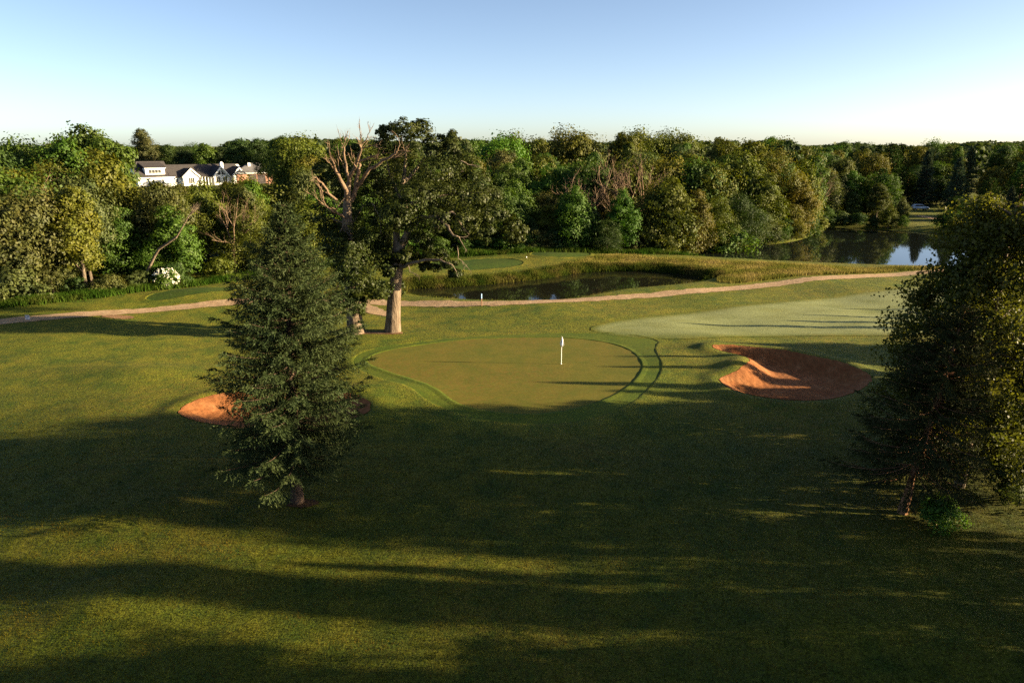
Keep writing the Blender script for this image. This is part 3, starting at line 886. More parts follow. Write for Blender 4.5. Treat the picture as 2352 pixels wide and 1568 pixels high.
# right oak: full spreading crown
xR, yR = px(902, 760)
oakR = empty('oak_tree', (xR, yR, gz(xR, yR)))
tag(oakR, 'tall old oak with a wide leafy crown and broken limb stub', 'tree')
tb = MB()
b0 = np.array([xR, yR, gz(xR, yR) - 0.4])
Q = [b0, b0 + (0, 0, 0.45), z3(703, 1400), z3(708, 1280), z3(716, 1180), z3(728, 1060), z3(737, 960), z3(728, 880), z3(722, 820), z3(728, 700), z3(760, 560, 1), z3(780, 420, 1), z3(790, 260, 1)]
tb.tube(np.array(Q), [1.05, 0.88, 0.72, 0.66, 0.62, 0.60, 0.60, 0.36, 0.34, 0.32, 0.27, 0.18, 0.06], 14, True, 0.04, rg)
tb.build('trunk', M['oak_bark'], oakR, True)
st = MB(); chain(st, [(737, 970, -.2), (760, 910, -.5), (800, 828, -.8)], [.50, .40, .33], 10, rg); st.build('limb_stub', M['pale_bark'], oakR, True)
lm = MB()
for pts, r in [([(728, 700, 0), (850, 640, -.5), (900, 590, -1), (960, 540, -1)], [.24, .18, .10]), ([(728, 800, 0), (840, 740, -1), (985, 722, -2), (1095, 700, -2), (1150, 780, -2), (1205, 845, -2)], [.22, .18, .12, .06, .02]),
               ([(985, 722, -2), (1060, 790, -2.6), (1100, 850, -2.8), (1135, 862, -2.8), (1168, 925, -3)], [.15, .13, .08, .02]), ([(1060, 790, -2.6), (1005, 760, -2), (1000, 830, -2)], [.06, .02]),
               ([(725, 1065, 0), (800, 1040, -1.2), (900, 1020, -2), (1010, 1010, -2.6), (1090, 1045, -3), (1125, 1110, -3)], [.20, .15, .11, .07, .02]),
               ([(1125, 920, -3), (1135, 1000, -3), (1180, 1045, -3)], [.05, .015]), ([(800, 1040, -1.2), (820, 1090, -1.6), (860, 1120, -2)], [.05, .02]),
               ([(715, 1060, 0), (650, 1065, -.6), (600, 1040, -1)], [.14, .06]), ([(750, 600, .5), (690, 480, 1), (660, 350, 1)], [.20, .12, .05]),
               ([(770, 500, 1), (880, 380, 0), (960, 300, 0)], [.20, .12, .04]), ([(740, 640, 0), (1000, 480, -1), (1180, 420, -1)], [.18, .10, .03]),
               ([(740, 660, 0), (1050, 580, -1.5), (1350, 560, -2)], [.18, .10, .03]), ([(560, 640, -1), (600, 690, -1), (620, 780, -1)], [.05, .02]),
               ([(1150, 360, -3.5), (1200, 380, -3.5), (1280, 400, -3.5)], [.06, .02])]:
    if pts[0][0] in (728, 750, 770, 740) and pts[0][1] < 750: pts = [(a, b, d + 2.6 * min(1, i)) for i, (a, b, d) in enumerate(pts)]
    Qc = chain(lm, pts, r, 7, rg)
    for _ in range(2):
        i = int(rg.integers(len(Qc) // 2, len(Qc)))
        twig_tree(lm, Qc[i], Qc[i] - Qc[max(0, i - 2)], 0.9, 0.03, 1, rg, 0.6, 0.1, 2)
lm.build('limb', M['pale_bark'], oakR, True)
mb = MB()
lobR = lobes_px([(905, 500, 30, 30, -5), (935, 470, 34, 30, -5), (925, 590, 22, 14, -3.4), (895, 615, 16, 20, -3.2), (930, 296, 34, 22, 0), (888, 304, 22, 16, .5), (965, 300, 26, 22, 1), (905, 330, 40, 26, 1), (960, 340, 46, 30, 0), (1003, 332, 30, 24, 1), (1042, 316, 15, 15, 1), (1030, 345, 26, 24, .5),
                 (880, 385, 44, 34, 2), (940, 390, 46, 36, -1), (1005, 395, 44, 32, -2), (1060, 385, 40, 30, 0), (1090, 420, 36, 32, -1), (900, 445, 44, 38, -.5), (965, 450, 46, 34, -3),
                 (1030, 450, 44, 32, -3), (1085, 465, 38, 28, -3), (1125, 490, 34, 26, -2), (1165, 510, 28, 22, -2), (1060, 510, 36, 26, -4), (1000, 505, 42, 28, -4), (940, 505, 40, 30, -3), (890, 505, 34, 34, -2),
                 (1110, 535, 30, 20, -3), (960, 560, 34, 24, -3), (1000, 585, 26, 15, -3), (950, 600, 30, 15, -2), (1030, 606, 22, 11, -3), (1048, 628, 15, 10, -3), (985, 615, 26, 9, -2.5),
                 (880, 560, 22, 30, 0), (1180, 545, 22, 16, -2), (1130, 450, 26, 22, 2), (1000, 440, 60, 40, 4), (920, 420, 55, 45, 5), (1080, 500, 50, 30, 3), (1195, 530, 16, 14, -1), (912, 650, 12, 14, -.8), (905, 680, 11, 12, -.8), (920, 665, 10, 14, -1)], rg)
fill_lobes(mb, lobR, rg, 25, 56, 0.11, 0.62, 0.24)
c = mb.build('crown', M['leaf_glossy'], oakR); c.color = (0.030, 0.040, 0.008, 1)

# ------------------------------------------------------------------ trees at the right edge
# small-leaved birch-like tree
BX, BY = 24.6, 35.5
proto_rg = np.random.default_rng(15)
def birch(name, seed, H, Rr, nstr, per):
    rg = np.random.default_rng(seed)
    tb, mb = MB(), MB()
    P = np.column_stack([np.cumsum(rg.normal(size=12)) * 0.06, np.cumsum(rg.normal(size=12)) * 0.06, np.linspace(-0.4, H * 0.84, 12)])
    tb.tube(P, np.linspace(0.26, 0.03, 12), 9, True, 0.05, rg)
    prof = profile([(0, 0.5), (0.1, 0.85), (0.3, 1.0), (0.5, 0.95), (0.65, 0.80), (0.8, 0.60), (0.95, 0.35), (1.0, 0.15)])
    for k in range(58):
        f = 0.10 + 0.86 * (k + rg.random()) / 58
        a = k * 2.4 + rg.normal() * 0.3
        rr = Rr * float(prof(f)) * (0.65 + 0.45 * rg.random())
        o = np.array([np.interp(H * f * .86, P[:, 2], P[:, 0]), np.interp(H * f * .86, P[:, 2], P[:, 1]), H * f * 0.86])
        e = o + np.array([math.cos(a) * rr, math.sin(a) * rr, rr * (0.30 - 0.1 * (1 - f))])
        e[2] = min(e[2], H * 0.98)
        B = limb(tb, o, e, 0.06, 0.012, rg, 0.2, 7, 4, 0.06)
        for q in range(nstr):
            s = 0.25 + 0.75 * rg.random()
            b = np.array([np.interp(s, np.linspace(0, 1, 7), B[:, i]) for i in range(3)]) + rg.normal(size=3) * np.array([.35, .35, .2])
            ln = 0.5 + 1.1 * rg.random()
            m = per
            tt = rg.random(m)
            dirv = unit(np.array([math.cos(a) * .5, math.sin(a) * .5, -0.6]) + rg.normal(size=3) * 0.35)
            pp = b + dirv * (tt * ln)[:, None] + rg.normal(size=(m, 3)) * 0.13
            nn = unit(np.array([math.cos(a), math.sin(a), 0.3]) * 0.4 + rg.normal(size=(m, 3)) * 0.8)
            sz = 0.074 * (0.7 + 0.6 * rg.random(m))
            mb.leaves(pp, nn, sz, sz * 0.7, rg)
    PROTO[name] = (tb.mesh(name + '_trunk', M['pale_bark'], True), mb.mesh(name + '_crown', M['leaf_birch']), H, Rr)
birch('birch', 33, 16.0, 4.4, 38, 44)
BIRCHCOL = (0.068, 0.074, 0.011)
place('birch', 'birch_tree', 32.5, 39.0, 13.5, BIRCHCOL, 'shorter birch standing behind the tall small leaved birch', None, rz=2.2)
place('birch', 'birch_tree', BX, BY, 18.2, BIRCHCOL, 'tall birch with small glittering leaves behind the leaning conifer', None, rz=0.4)
# leaning dark conifer in front of it
cxx, cyy = px(2072, 1172)
proto_conifer('larch', 44, 10.8, profile([(0, 0.15), (.1, 1.2), (.3, 2.4), (.5, 3.2), (.7, 3.9), (.82, 3.6), (.9, 2.6), (1, 2)]), 0.34, 7, 0.17, 0.021, 1.8,
              lean=1.6, bark='pine_bark', droop=0.32, r0=0.22, base=0.215, twig=0.5, gap=0.10, nsp=11)
place('larch', 'conifer_tree', cxx, cyy, 10.8, (0.026, 0.032, 0.011), 'dark drooping conifer with a leaning reddish trunk', None, rz=0.1)

# ------------------------------------------------------------------ forest prototypes
proto_broad('round_a', 101, 14, 5.2, 15, 20, 42, 0.200)
proto_broad('round_b', 102, 14, 5.6, 18, 19, 40, 0.185)
proto_broad('round_c', 103, 14, 4.6, 13, 21, 42, 0.207, base=0.18)
proto_broad('tall_a', 104, 16, 4.2, 15, 20, 42, 0.192, base=0.2, style='tall')
proto_broad('tall_b', 105, 16, 3.6, 14, 20, 42, 0.185, base=0.15, style='tall')
proto_broad('broad_a', 106, 12, 6.4, 18, 20, 42, 0.200, base=0.22)
proto_broad('willow_a', 107, 11, 5.4, 16, 18, 46, 0.20, base=0.10, style='willow', asp=0.35)
proto_broad('willow_b', 108, 12, 4.8, 15, 18, 46, 0.20, base=0.12, style='willow', asp=0.35)
proto_broad('full_a', 113, 12, 5.0, 20, 20, 42, 0.178, base=0.03, style='shrub')
proto_broad('full_b', 114, 12, 4.4, 18, 20, 44, 0.163, base=0.03, style='shrub')
proto_broad('full_c', 115, 12, 5.2, 20, 21, 46, 0.148, base=0.03, style='shrub', asp=0.42)
proto_broad('shrub_a', 109, 4, 2.9, 9, 13, 30, 0.17, base=0.05, style='shrub')
proto_broad('shrub_b', 110, 4, 2.5, 8, 13, 32, 0.15, base=0.05, style='shrub', asp=0.4)
proto_conifer('far_spruce', 111, 14, profile([(0, 0.1), (.15, .9), (.5, 2.3), (.85, 3.2), (1, 2.6)]), 0.65, 7, 0.45, 0.11, 0.45, base=0.06, twig=0.6)
proto_conifer('far_pine', 112, 15, profile([(0, 0.8), (.1, 2.0), (.35, 3.8), (.65, 4.6), (.85, 3.8), (1, 3)]), 0.95, 6, 0.55, 0.14, 0.45, base=0.16, droop=0.05, twig=0.8, bark='pine_bark')

def proto_bare(name, seed, H, spread, kids=3, depth=3, n_main=5, bark='dead_wood'):
    rg = np.random.default_rng(seed)
    mb = MB()
    mb.tube(np.array([(0, 0, -.4), (0, 0, H * .12), (0.1, 0.05, H * .3)]), [H * .022, H * .018, H * .015], 7)
    tm = mb.mesh(name + '_trunk', M[bark], True)
    bb = MB()
    for k in range(n_main):
        a = k * 6.28 / n_main + rg.normal() * .3
        twig_tree(bb, (0.08, 0.04, H * (.2 + .1 * rg.random())), (math.cos(a) * spread, math.sin(a) * spread, 1), H * (.36 + .1 * rg.random()), H * .010, depth, rg, 0.42, 0.25, kids)
    PROTO[name] = (tm, bb.mesh(name + '_boughs', M[bark], True), H, H * .4)
proto_bare('bare_a', 201, 14, 0.55)
proto_bare('bare_b', 202, 14, 0.75, 3, 3, 6)

PAL = {'olive': (0.0640, 0.0768, 0.0064), 'yellow': (0.0819, 0.0845, 0.0077), 'green': (0.0410, 0.0768, 0.0064), 'bright': (0.0435, 0.0947, 0.0064),
       'dark': (0.0269, 0.0512, 0.0090), 'grey': (0.0563, 0.0742, 0.0205), 'brown': (0.0589, 0.0666, 0.0154), 'blue': (0.0384, 0.0589, 0.0384)}
CNAME = {'olive': 'olive green', 'yellow': 'yellowish green', 'green': 'mid green', 'bright': 'fresh bright green', 'dark': 'dark green', 'grey': 'grey green', 'brown': 'brownish', 'blue': 'blue green'}
NAMES = {'full': 'bushy_tree', 'round': 'broadleaf_tree', 'tall': 'slender_tree', 'broad': 'spreading_tree', 'willow': 'willow_tree', 'shrub': 'shrub', 'far': 'conifer_tree'}
WORDS = {'full': 'bushy tree', 'round': 'round tree', 'tall': 'slender tree', 'broad': 'wide spreading tree', 'willow': 'fine leaved willow', 'shrub': 'bushy shrub'}
frg = np.random.default_rng(77)

def forest_tree(proto, x, y, h, colname, where, group, wide=1.0, jitter=True, label=None):
    size = 'low ' if h < 4 else 'small ' if h < 8 else '' if h < 13 else 'tall ' if h < 17 else 'high '
    kind = proto.split('_')[0]
    c = np.array(PAL[colname])
    if jitter: c = c * (0.85 + 0.3 * frg.random()) * (1 + 0.05 * frg.normal(size=3))
    c = np.clip(c, 0.004, 0.2)
    nm = NAMES.get(kind, 'broadleaf_tree'); wd = WORDS.get(kind, 'tree'); cat = 'shrub' if kind == 'shrub' else 'tree'
    if proto == 'far_spruce': nm, wd = 'spruce_tree', 'pointed spruce'
    if proto == 'far_pine': nm, wd = 'pine_tree', 'layered pine'
    return place(proto, nm, x, y, h, c, label or (size + CNAME[colname] + ' ' + wd + ' ' + where), group, cat, wide=wide, rg=frg,
                 crown='foliage' if cat == 'shrub' else 'crown', trunk='stem' if cat == 'shrub' else 'trunk')

def top_h(x, y, v):
    """height a tree at (x, y) needs for its top to sit on photo row v"""
    return pxy(proj_u(x, y, 12), v, y)[2] - gz(x, y)

SKY = profile([(-400, 335), (0, 336), (60, 330), (100, 345), (150, 318), (190, 300), (250, 322), (300, 342), (345, 330), (440, 338), (500, 342), (530, 322), (600, 320), (700, 311), (760, 318), (850, 320), (1000, 326),
               (1100, 318), (1200, 320), (1250, 312), (1300, 305), (1350, 316), (1420, 299), (1480, 306), (1560, 314), (1600, 326), (1650, 312), (1680, 318), (1720, 326), (1760, 314), (1800, 320), (1830, 336),
               (1900, 330), (1950, 324), (2000, 330), (2100, 335), (2200, 326), (2300, 318), (2400, 318), (2800, 320)])
FRONT = profile([(-120, 72), (-70, 76), (-60, 82), (-50, 88), (-43, 96), (-36, 103), (-28, 112), (-18, 119), (-8, 123), (5, 124), (20, 125), (35, 126), (50, 128), (60, 134), (68, 150), (74, 172), (90, 185), (120, 188), (300, 190)])
BROAD = ['round_a', 'round_b', 'round_c', 'tall_a', 'tall_b', 'broad_a', 'willow_a', 'willow_b']
COLS = ['olive', 'olive', 'olive', 'green', 'yellow', 'dark', 'grey', 'green', 'bright', 'brown', 'olive', 'green']
def house_clear(x, y, h):
    """keep the view of the house and the barn open"""
    u = proj_u(x, y, 8)
    if 258 < u < 640 and y < 275:
        vmax = 418 + 14 * frg.random() if u < 545 else 416 + 8 * frg.random()
        return min(h, pxy(u, vmax, y)[2] - gz(x, y))
    return h

def zone(x):
    return ('in the wood below the house', 'trees of the wood below the house') if x < -14 else ('in the wood behind the pond', 'trees of the wood behind the pond')

lake_arr = lake_p
rows = [  # offset behind the wood's edge, spacing, photo row of the tops (low, high)
    (5.0, 6.5, (430, 500)), (12.0, 7.0, (395, 450)), (21.0, 7.5, (372, 418)), (32.0, 8.0, (352, 392)), (46.0, 8.5, (338, 370)),
    (63.0, 9.5, (326, 352)), (84.0, 10.5, None), (112.0, 11.5, None)]
for off, spc, band in rows:
    x = -115.0
    while x < 82:
        x += spc * (0.75 + 0.5 * frg.random())
        xx = x * (1 + off / 260.0)
        y = float(FRONT(x)) + off + frg.normal() * 1.6
        if abs(xx) > 0.80 * y + 8: continue
        if x > 58 and off > 3 and off < 46: continue
        if sdist(lake_p, np.array([xx]), np.array([y]))[0] < 3.5: continue
        u = proj_u(xx, y, 10)
        v = (frg.uniform(*band) if band else float(SKY(u)) + abs(frg.normal()) * 9)
        v = max(v, float(SKY(u)) + 2)
        h = top_h(xx, y, v)
        h = min(h, 23.0)
        h2 = house_clear(xx, y, h)
        if h2 < 2.2: continue
        h = h2
        if 285 < u < 640 and y > 205: continue
        h = max(h, 3.5)
        cn = COLS[frg.integers(len(COLS))]
        w, g = zone(xx)
        w = ('at the front of' if off < 15 else 'in the middle of' if off < 50 else 'at the back of') + w[2:]
        if h < 6:
            forest_tree(['shrub_a', 'shrub_b'][frg.integers(2)], xx, y, h, cn, w, g, wide=1.2)
        else:
            pr = BROAD[frg.integers(len(BROAD))]
            if off < 25 and frg.random() < (0.85 if off < 10 else 0.5): pr = ['full_a', 'full_b', 'full_c'][frg.integers(3)]
            wd = np.clip(11.5 / (h + 1) , 0.72, 1.25) * (0.95 + 0.2 * frg.random())
            forest_tree(pr, xx, y, h, cn, w, g, wide=wd)

# the trees that stand out along the lake bank and behind the pond
for u, y, v, pr, cn, wd in [(195, 120, 299, 'round_a', 'green', .8), (150, 116, 322, 'round_b', 'green', .8), (238, 118, 322, 'round_c', 'green', .75), (225, 106, 350, 'full_a', 'olive', .85), (110, 104, 372, 'full_c', 'olive', .9),
                            (315, 106, 432, 'full_a', 'olive', .8), (60, 100, 400, 'full_b', 'olive', .9), (15, 98, 420, 'full_a', 'yellow', .9), (400, 108, 440, 'full_c', 'olive', 1.0), (270, 98, 480, 'full_b', 'green', 1.0), (100, 91, 535, 'full_c', 'grey', 1.15), (590, 116, 455, 'full_c', 'olive', .9), (575, 110, 500, 'full_b', 'yellow', .7),
                            (340, 97, 560, 'full_a', 'bright', 1.1), (30, 90, 560, 'full_b', 'olive', 1.0), (1322, 126, 428, 'full_a', 'bright', .85), (1430, 126, 437, 'full_b', 'bright', .8), (1540, 129, 408, 'full_a', 'olive', 1.0), (1500, 132, 420, 'full_c', 'yellow', .8), (1395, 123, 505, 'full_c', 'dark', 1.25),
                            (1600, 131, 440, 'full_b', 'yellow', .9), (1650, 134, 452, 'full_c', 'olive', 1.0), (1636, 146, 375, 'round_b', 'olive', .95), (1590, 152, 362, 'round_a', 'yellow', .9), (1700, 150, 350, 'full_a', 'olive', .95),
                            (1700, 138, 445, 'full_c', 'dark', 1.1), (1760, 146, 400, 'full_b', 'olive', 1.0), (1790, 158, 345, 'full_c', 'yellow', .95), (1835, 153, 412, 'full_a', 'yellow', .95), (1740, 142, 480, 'full_c', 'grey', 1.2),
                            (1850, 165, 370, 'full_b', 'olive', .9), (1820, 148, 470, 'full_a', 'yellow', 1.0), (1730, 170, 330, 'round_a', 'olive', .9), (1810, 180, 325, 'round_c', 'dark', .9), (1870, 176, 362, 'tall_a', 'green', 1.0),
                            (1900, 182, 385, 'full_c', 'grey', .9), (1935, 190, 400, 'full_b', 'grey', .9), (1265, 130, 470, 'full_c', 'grey', .9), (1220, 128, 500, 'full_a', 'dark', .9), (1665, 133, 520, 'shrub_a', 'green', 1.2), (1780, 144, 520, 'shrub_b', 'grey', 1.3),
                            (2000, 192, 415, 'full_a', 'olive', .9), (2030, 188, 440, 'full_c', 'yellow', .95), (2075, 184, 455, 'full_b', 'grey', .9), (1960, 188, 470, 'full_a', 'dark', 1.0), (1925, 184, 480, 'full_c', 'dark', 1.0), (2085, 176, 487, 'far_spruce', 'dark', 1.3),
                            (2088, 228, 398, 'far_pine', 'dark', 1.0), (2128, 225, 392, 'far_pine', 'olive', 1.1), (2160, 228, 405, 'full_b', 'dark', 1.1), (2192, 224, 415, 'far_spruce', 'blue', 1.2), (2222, 216, 420, 'far_spruce', 'blue', 1.2), (2110, 236, 380, 'full_c', 'dark', 1.1), (2150, 240, 372, 'round_b', 'green', 1.1), (2185, 238, 380, 'full_a', 'olive', 1.1), (2225, 190, 455, 'full_c', 'dark', 1.1), (2250, 182, 470, 'full_b', 'dark', 1.1)]:
    c = pxy(u, v, y)
    forest_tree(pr, c[0], y, max(2.5, c[2] - gz(c[0], y)), cn, *(('on the lake bank', 'trees on the lake bank') if u > 1480 else ('at the wood edge beyond the pond', 'trees of the wood behind the pond') if u > 700 else ('at the front of the wood below the house', 'trees of the wood below the house')), wide=wd)

# understorey shrubs along the edge of the wood
x = -75.0
while x < 60:
    x += 3.2 * (0.6 + 0.8 * frg.random())
    y = float(FRONT(x)) + frg.uniform(-0.5, 2.5)
    if sdist(lake_p, np.array([x]), np.array([y]))[0] < 2.5: continue
    if abs(x) > 0.8 * y: continue
    cn = ['green', 'olive', 'dark', 'bright', 'grey', 'brown'][frg.integers(6)]
    forest_tree(['shrub_a', 'shrub_b'][frg.integers(2)], x, y, frg.uniform(2.2, 4.2), cn, 'at the edge of the wood below the house' if x < -14 else 'at the wood edge beyond the pond', 'shrubs along the wood edge', wide=1.15)

# bushes hanging over the far and left banks of the lake
lk = np.vstack([lake_p, lake_p[:1]]); ls = np.concatenate([[0], np.cumsum(np.linalg.norm(np.diff(lk, axis=0), axis=1))]); lt = np.arange(0, ls[-1], 1.0)
lake_f = np.stack([np.interp(lt, ls, lk[:, 0]), np.interp(lt, ls, lk[:, 1])], 1)
LT = np.roll(lake_f, -1, 0) - np.roll(lake_f, 1, 0); LT /= np.linalg.norm(LT, axis=1)[:, None]
LN = np.stack([LT[:, 1], -LT[:, 0]], 1)
if np.sum(lake_f[:, 0] * np.roll(lake_f[:, 1], -1) - np.roll(lake_f[:, 0], -1) * lake_f[:, 1]) < 0: LN = -LN
last = np.array([-999.0, 0])
for q, nn in zip(lake_f, LN):
    if nn[1] < 0.25 and not (nn[0] < -0.5 and q[1] > 118): continue
    p = q + nn * (0.4 + 1.6 * frg.random())
    if np.linalg.norm(p - last) < 3.0: continue
    last = p
    u = proj_u(p[0], p[1], 1)
    if 2098 < u < 2185 or u > 2480: continue
    forest_tree(['full_a', 'full_b', 'full_c', 'shrub_a'][frg.integers(4)], p[0], p[1], frg.uniform(2.4, 5.2), ['dark', 'olive', 'green', 'grey', 'dark'][frg.integers(5)], 'hanging over the lake bank', 'bushes on the lake bank', wide=1.25)

# trees on the far lake shore and beyond
for off, spc, (va, vb) in [(3, 7, (410, 455)), (14, 8, (385, 430)), (28, 9, (360, 400)), (46, 10, (345, 372)), (70, 11, (334, 352)), (100, 12, (326, 344)), (135, 13, (322, 336))]:
    x = 70.0 - off * 0.12
    while x < 235:
        x += spc * (0.75 + 0.5 * frg.random())
        y = 176 + off + frg.normal() * 2
        u = proj_u(x, y, 10)
        if u > 2560: break
        if 2075 < u < 2200 and y < 222: continue       # lawn with the parked car
        if sdist(lake_p, np.array([x]), np.array([y]))[0] < 3: continue
        v = max(frg.uniform(va, vb), float(SKY(u)))
        h = float(np.clip(top_h(x, y, v), 4, 22))
        q = frg.random()
        if u > 2080 and q < 0.30: forest_tree('far_spruce', x, y, h, 'blue', 'beyond the lake', 'conifers beyond the lake', wide=1.1)
        elif u > 2000 and q < 0.5: forest_tree('far_pine', x, y, h, 'dark', 'beyond the lake', 'conifers beyond the lake')
        else:
            forest_tree(BROAD[frg.integers(len(BROAD))], x, y, h, COLS[frg.integers(len(COLS))], 'beyond the lake', 'trees beyond the lake', wide=np.clip(11.5 / (h + 1), 0.75, 1.25))

# trees around and behind the house
for u, y, v, pr, cn in [(325, 285, 298, 'tall_a', 'grey'), (380, 300, 335, 'round_a', 'dark'), (420, 290, 338, 'round_b', 'dark'), (470, 280, 330, 'round_c', 'green'), (510, 300, 340, 'round_b', 'dark'),
                        (545, 285, 322, 'round_a', 'dark'), (590, 290, 320, 'round_b', 'dark'), (635, 280, 322, 'round_c', 'dark'), (360, 330, 338, 'round_b', 'grey'), (450, 340, 336, 'broad_a', 'green'),
                        (610, 262, 345, 'round_a', 'dark'), (640, 245, 352, 'round_b', 'dark'), (560, 320, 326, 'round_c', 'dark'), (660, 205, 362, 'round_c', 'green'), (690, 190, 372, 'tall_b', 'green'), (20, 280, 325, 'far_spruce', 'dark'), (42, 300, 338, 'round_b', 'grey')]:
    c = pxy(u, v, y)
    forest_tree(pr, c[0], y, max(5.0, c[2] - gz(c[0], y)), cn, 'behind the white house', 'trees behind the white house')

# bare dead trees that stand out of the wood
for u, y, v, pr, lab in [(1395, 140, 332, 'bare_a', 'bare dead tree with many upright boughs in the wood'), (1475, 141, 336, 'bare_b', 'bare dead tree with many upright boughs in the wood'),
                         (1436, 138, 345, 'bare_a', 'bare dead tree with many upright boughs in the wood'),
                         (520, 104, 424, 'bare_a', 'pale bare tree below the white house'), (105, 99.5, 378, 'bare_b', 'bare branched tree rising over the wood below the house'),
                         (1330, 136, 372, 'bare_b', 'small bare tree among green crowns behind the pond'), (1870, 172, 366, 'bare_b', 'bare twiggy tree beside the lake')]:
    c = pxy(u, v, y)
    place(pr, 'dead_tree', c[0], y, c[2] - gz(c[0], y), (1, 1, 1), lab, 'bare dead trees of the wood' if 'upright' in lab else None, 'tree', crown='boughs', rg=frg)

# leaning pale log and white flowering shrub at the edge of the wood below the house
lg = MB()
a = pxy(365, 572, 94); b = pxy(405, 545, 93.5); c2 = pxy(435, 495, 93); d2 = pxy(455, 470, 93)
lg.tube(np.array([a + (-2.5, 1.0, -3.2), a + (-.9, .4, -1.0), a, b]), [.20, .19, .18, .14], 8, True, 0.08, rg); lg.tube(np.array([b, c2, d2]), [.10, .06, .02], 6)
for _ in range(5): twig_tree(lg, c2, d2 - b, 1.6, 0.04, 2, rg, 0.55, 0.1, 3)
e = empty('leaning_trunk', (a[0] - 2.5, a[1] + 1.0, a[2] - 3.2)); tag(e, 'pale broken trunk leaning out of the wood below the house', 'tree trunk')
lg.build('trunk', M['pale_bark'], e, True)
for e_ in (oakL, oakR, e): world_children(e_)

# white flowering shrub
fx, fy = px(385, 662)
e = place('shrub_a', 'flowering_shrub', fx, fy, 2.6, PAL['green'], 'shrub covered in cream white blossom at the edge of the wood below the house', None, 'shrub', crown='foliage', trunk='stem')
mb = MB(); rgf = np.random.default_rng(9)
dd = unit(rgf.normal(size=(75, 3)) * np.array([1, 1, 0.8]) + np.array([0.35, -0.45, 0.35]))
cen = np.array([0, 0, 2.2]) + dd * np.array([2.4, 2.2, 1.9])
for cc in cen:
    m = 8
    mb.leaves(cc + rgf.normal(size=(m, 3)) * 0.11, np.array([0.2, -0.2, 1]) + rgf.normal(size=(m, 3)) * 0.4, np.full(m, 0.13), np.full(m, 0.12), rgf)
e.rotation_euler = (0, 0, 0)
mb.build('blossom', M['blossom'], e)
# low leafy bush at the foot of the leaning conifer
bx, by = px(2150, 1200)
place('shrub_a', 'shrub', bx, by, 1.5, (0.05, 0.11, 0.012), 'low bright green bush at the foot of the leaning conifer', None, 'shrub', crown='foliage', trunk='stem')
bx, by = px(2310, 1150)
place('shrub_b', 'shrub', bx, by, 2.4, (0.04, 0.055, 0.012), 'dark low bush under the birch', None, 'shrub', crown='foliage', trunk='stem')

# ------------------------------------------------------------------ trees right of the picture: their long shadows cross the course
SH = math.tan(SUN_EL)
def caster(proto, u, v, x, width_label, col, wide=1.0, h=None):
    """tree at ground x whose shadow tip falls on photo pixel (u, v)"""
    tx, ty = px(u, v)
    D = x - tx
    y = ty - D * math.tan(SUN_AZ)
    hh = (D / math.cos(SUN_AZ)) * SH if h is None else h
    kind = proto.split('_')[0]
    nm = {'spruce': 'spruce_tree', 'birch': 'birch_tree', 'larch': 'conifer_tree'}.get(proto, NAMES.get(kind, 'tree'))
    if proto == 'far_spruce': nm = 'spruce_tree'
    return place(proto, nm, x, y, hh, col, width_label, 'trees beside the birch along the course', 'tree', wide=wide, rg=frg)
DK = (0.024, 0.042, 0.008)
RB = 'tree in the row behind the birch'
CASTERS = [('far_spruce', 1420, 820, 42.0, 0.55, None), ('far_spruce', 1395, 843, 41.5, 0.6, None), ('far_spruce', 1255, 879, 40.0, 0.75, None), ('full_b', 1420, 900, 38.5, 0.6, None),
           ('full_a', 1640, 789, 47.0, 0.62, None), ('far_spruce', 1545, 743, 50.0, 0.5, None), ('far_spruce', 1800, 735, 50.5, 0.8, None), ('far_spruce', 1850, 722, 51.5, 0.6, None), ('far_spruce', 1950, 705, 53.5, 0.6, None),
           ('full_b', 1640, 803, 46.0, 1.0, None), ('full_c', 1660, 818, 45.0, 0.8, None), ('full_a', 1740, 856, 43.0, 0.6, None), ('full_a', 1760, 878, 42.5, 0.75, None), ('full_b', 1560, 905, 41.0, 1.1, None), ('full_c', 1500, 930, 39.5, 1.2, None), ('full_a', 1800, 800, 48.5, 0.9, None)]
for pr, u, v, x, w, h in CASTERS:
    caster(pr, u, v, x, ('pointed spruce ' if 'spruce' in pr else 'round crowned ') + RB, DK, w, h)
RF = 'tree near the birch beside the open rough grass'
for pr, x, y, h, w in [('round_b', 36.0, 38.8, 12.8, 0.95), ('full_b', 34.0, 43.5, 8.0, 1.1), ('tall_a', 46.0, 26.6, 16.5, 0.5), ('full_c', 33.5, 38.0, 6.0, 1.2),
                       ('tall_a', 40.0, 21.4, 17.5, 0.34), ('tall_b', 46.0, 20.9, 18.5, 0.38), ('far_spruce', 31.0, 24.2, 8.5, 0.5),
                       ('round_b', 42.0, 11.0, 17.0, 0.9), ('round_a', 48.0, 5.5, 17.0, 1.0), ('far_spruce', 36.0, 26.0, 8.0, 0.5), ('round_c', 36, 13.4, 12.0, 0.5),
                       ('full_a', 38.0, 13.5, 15.5, 0.9), ('full_b', 30.0, 19.0, 6.6, 1.25), ('full_c', 29.0, 25.3, 5.0, 0.8), ('full_a', 33.0, 16.0, 9.0, 0.9)]:
    y -= (x + 20) * (math.tan(SUN_AZ) - math.tan(R(5.0)))
    place(pr, 'birch_tree' if pr == 'birch' else ('spruce_tree' if 'spruce' in pr else 'broadleaf_tree'), x, y, h, DK,
          ('birch ' if pr == 'birch' else 'spruce ' if 'spruce' in pr else 'broad leaved ') + RF, 'trees beside the birch along the course', 'tree', wide=w, rg=frg)

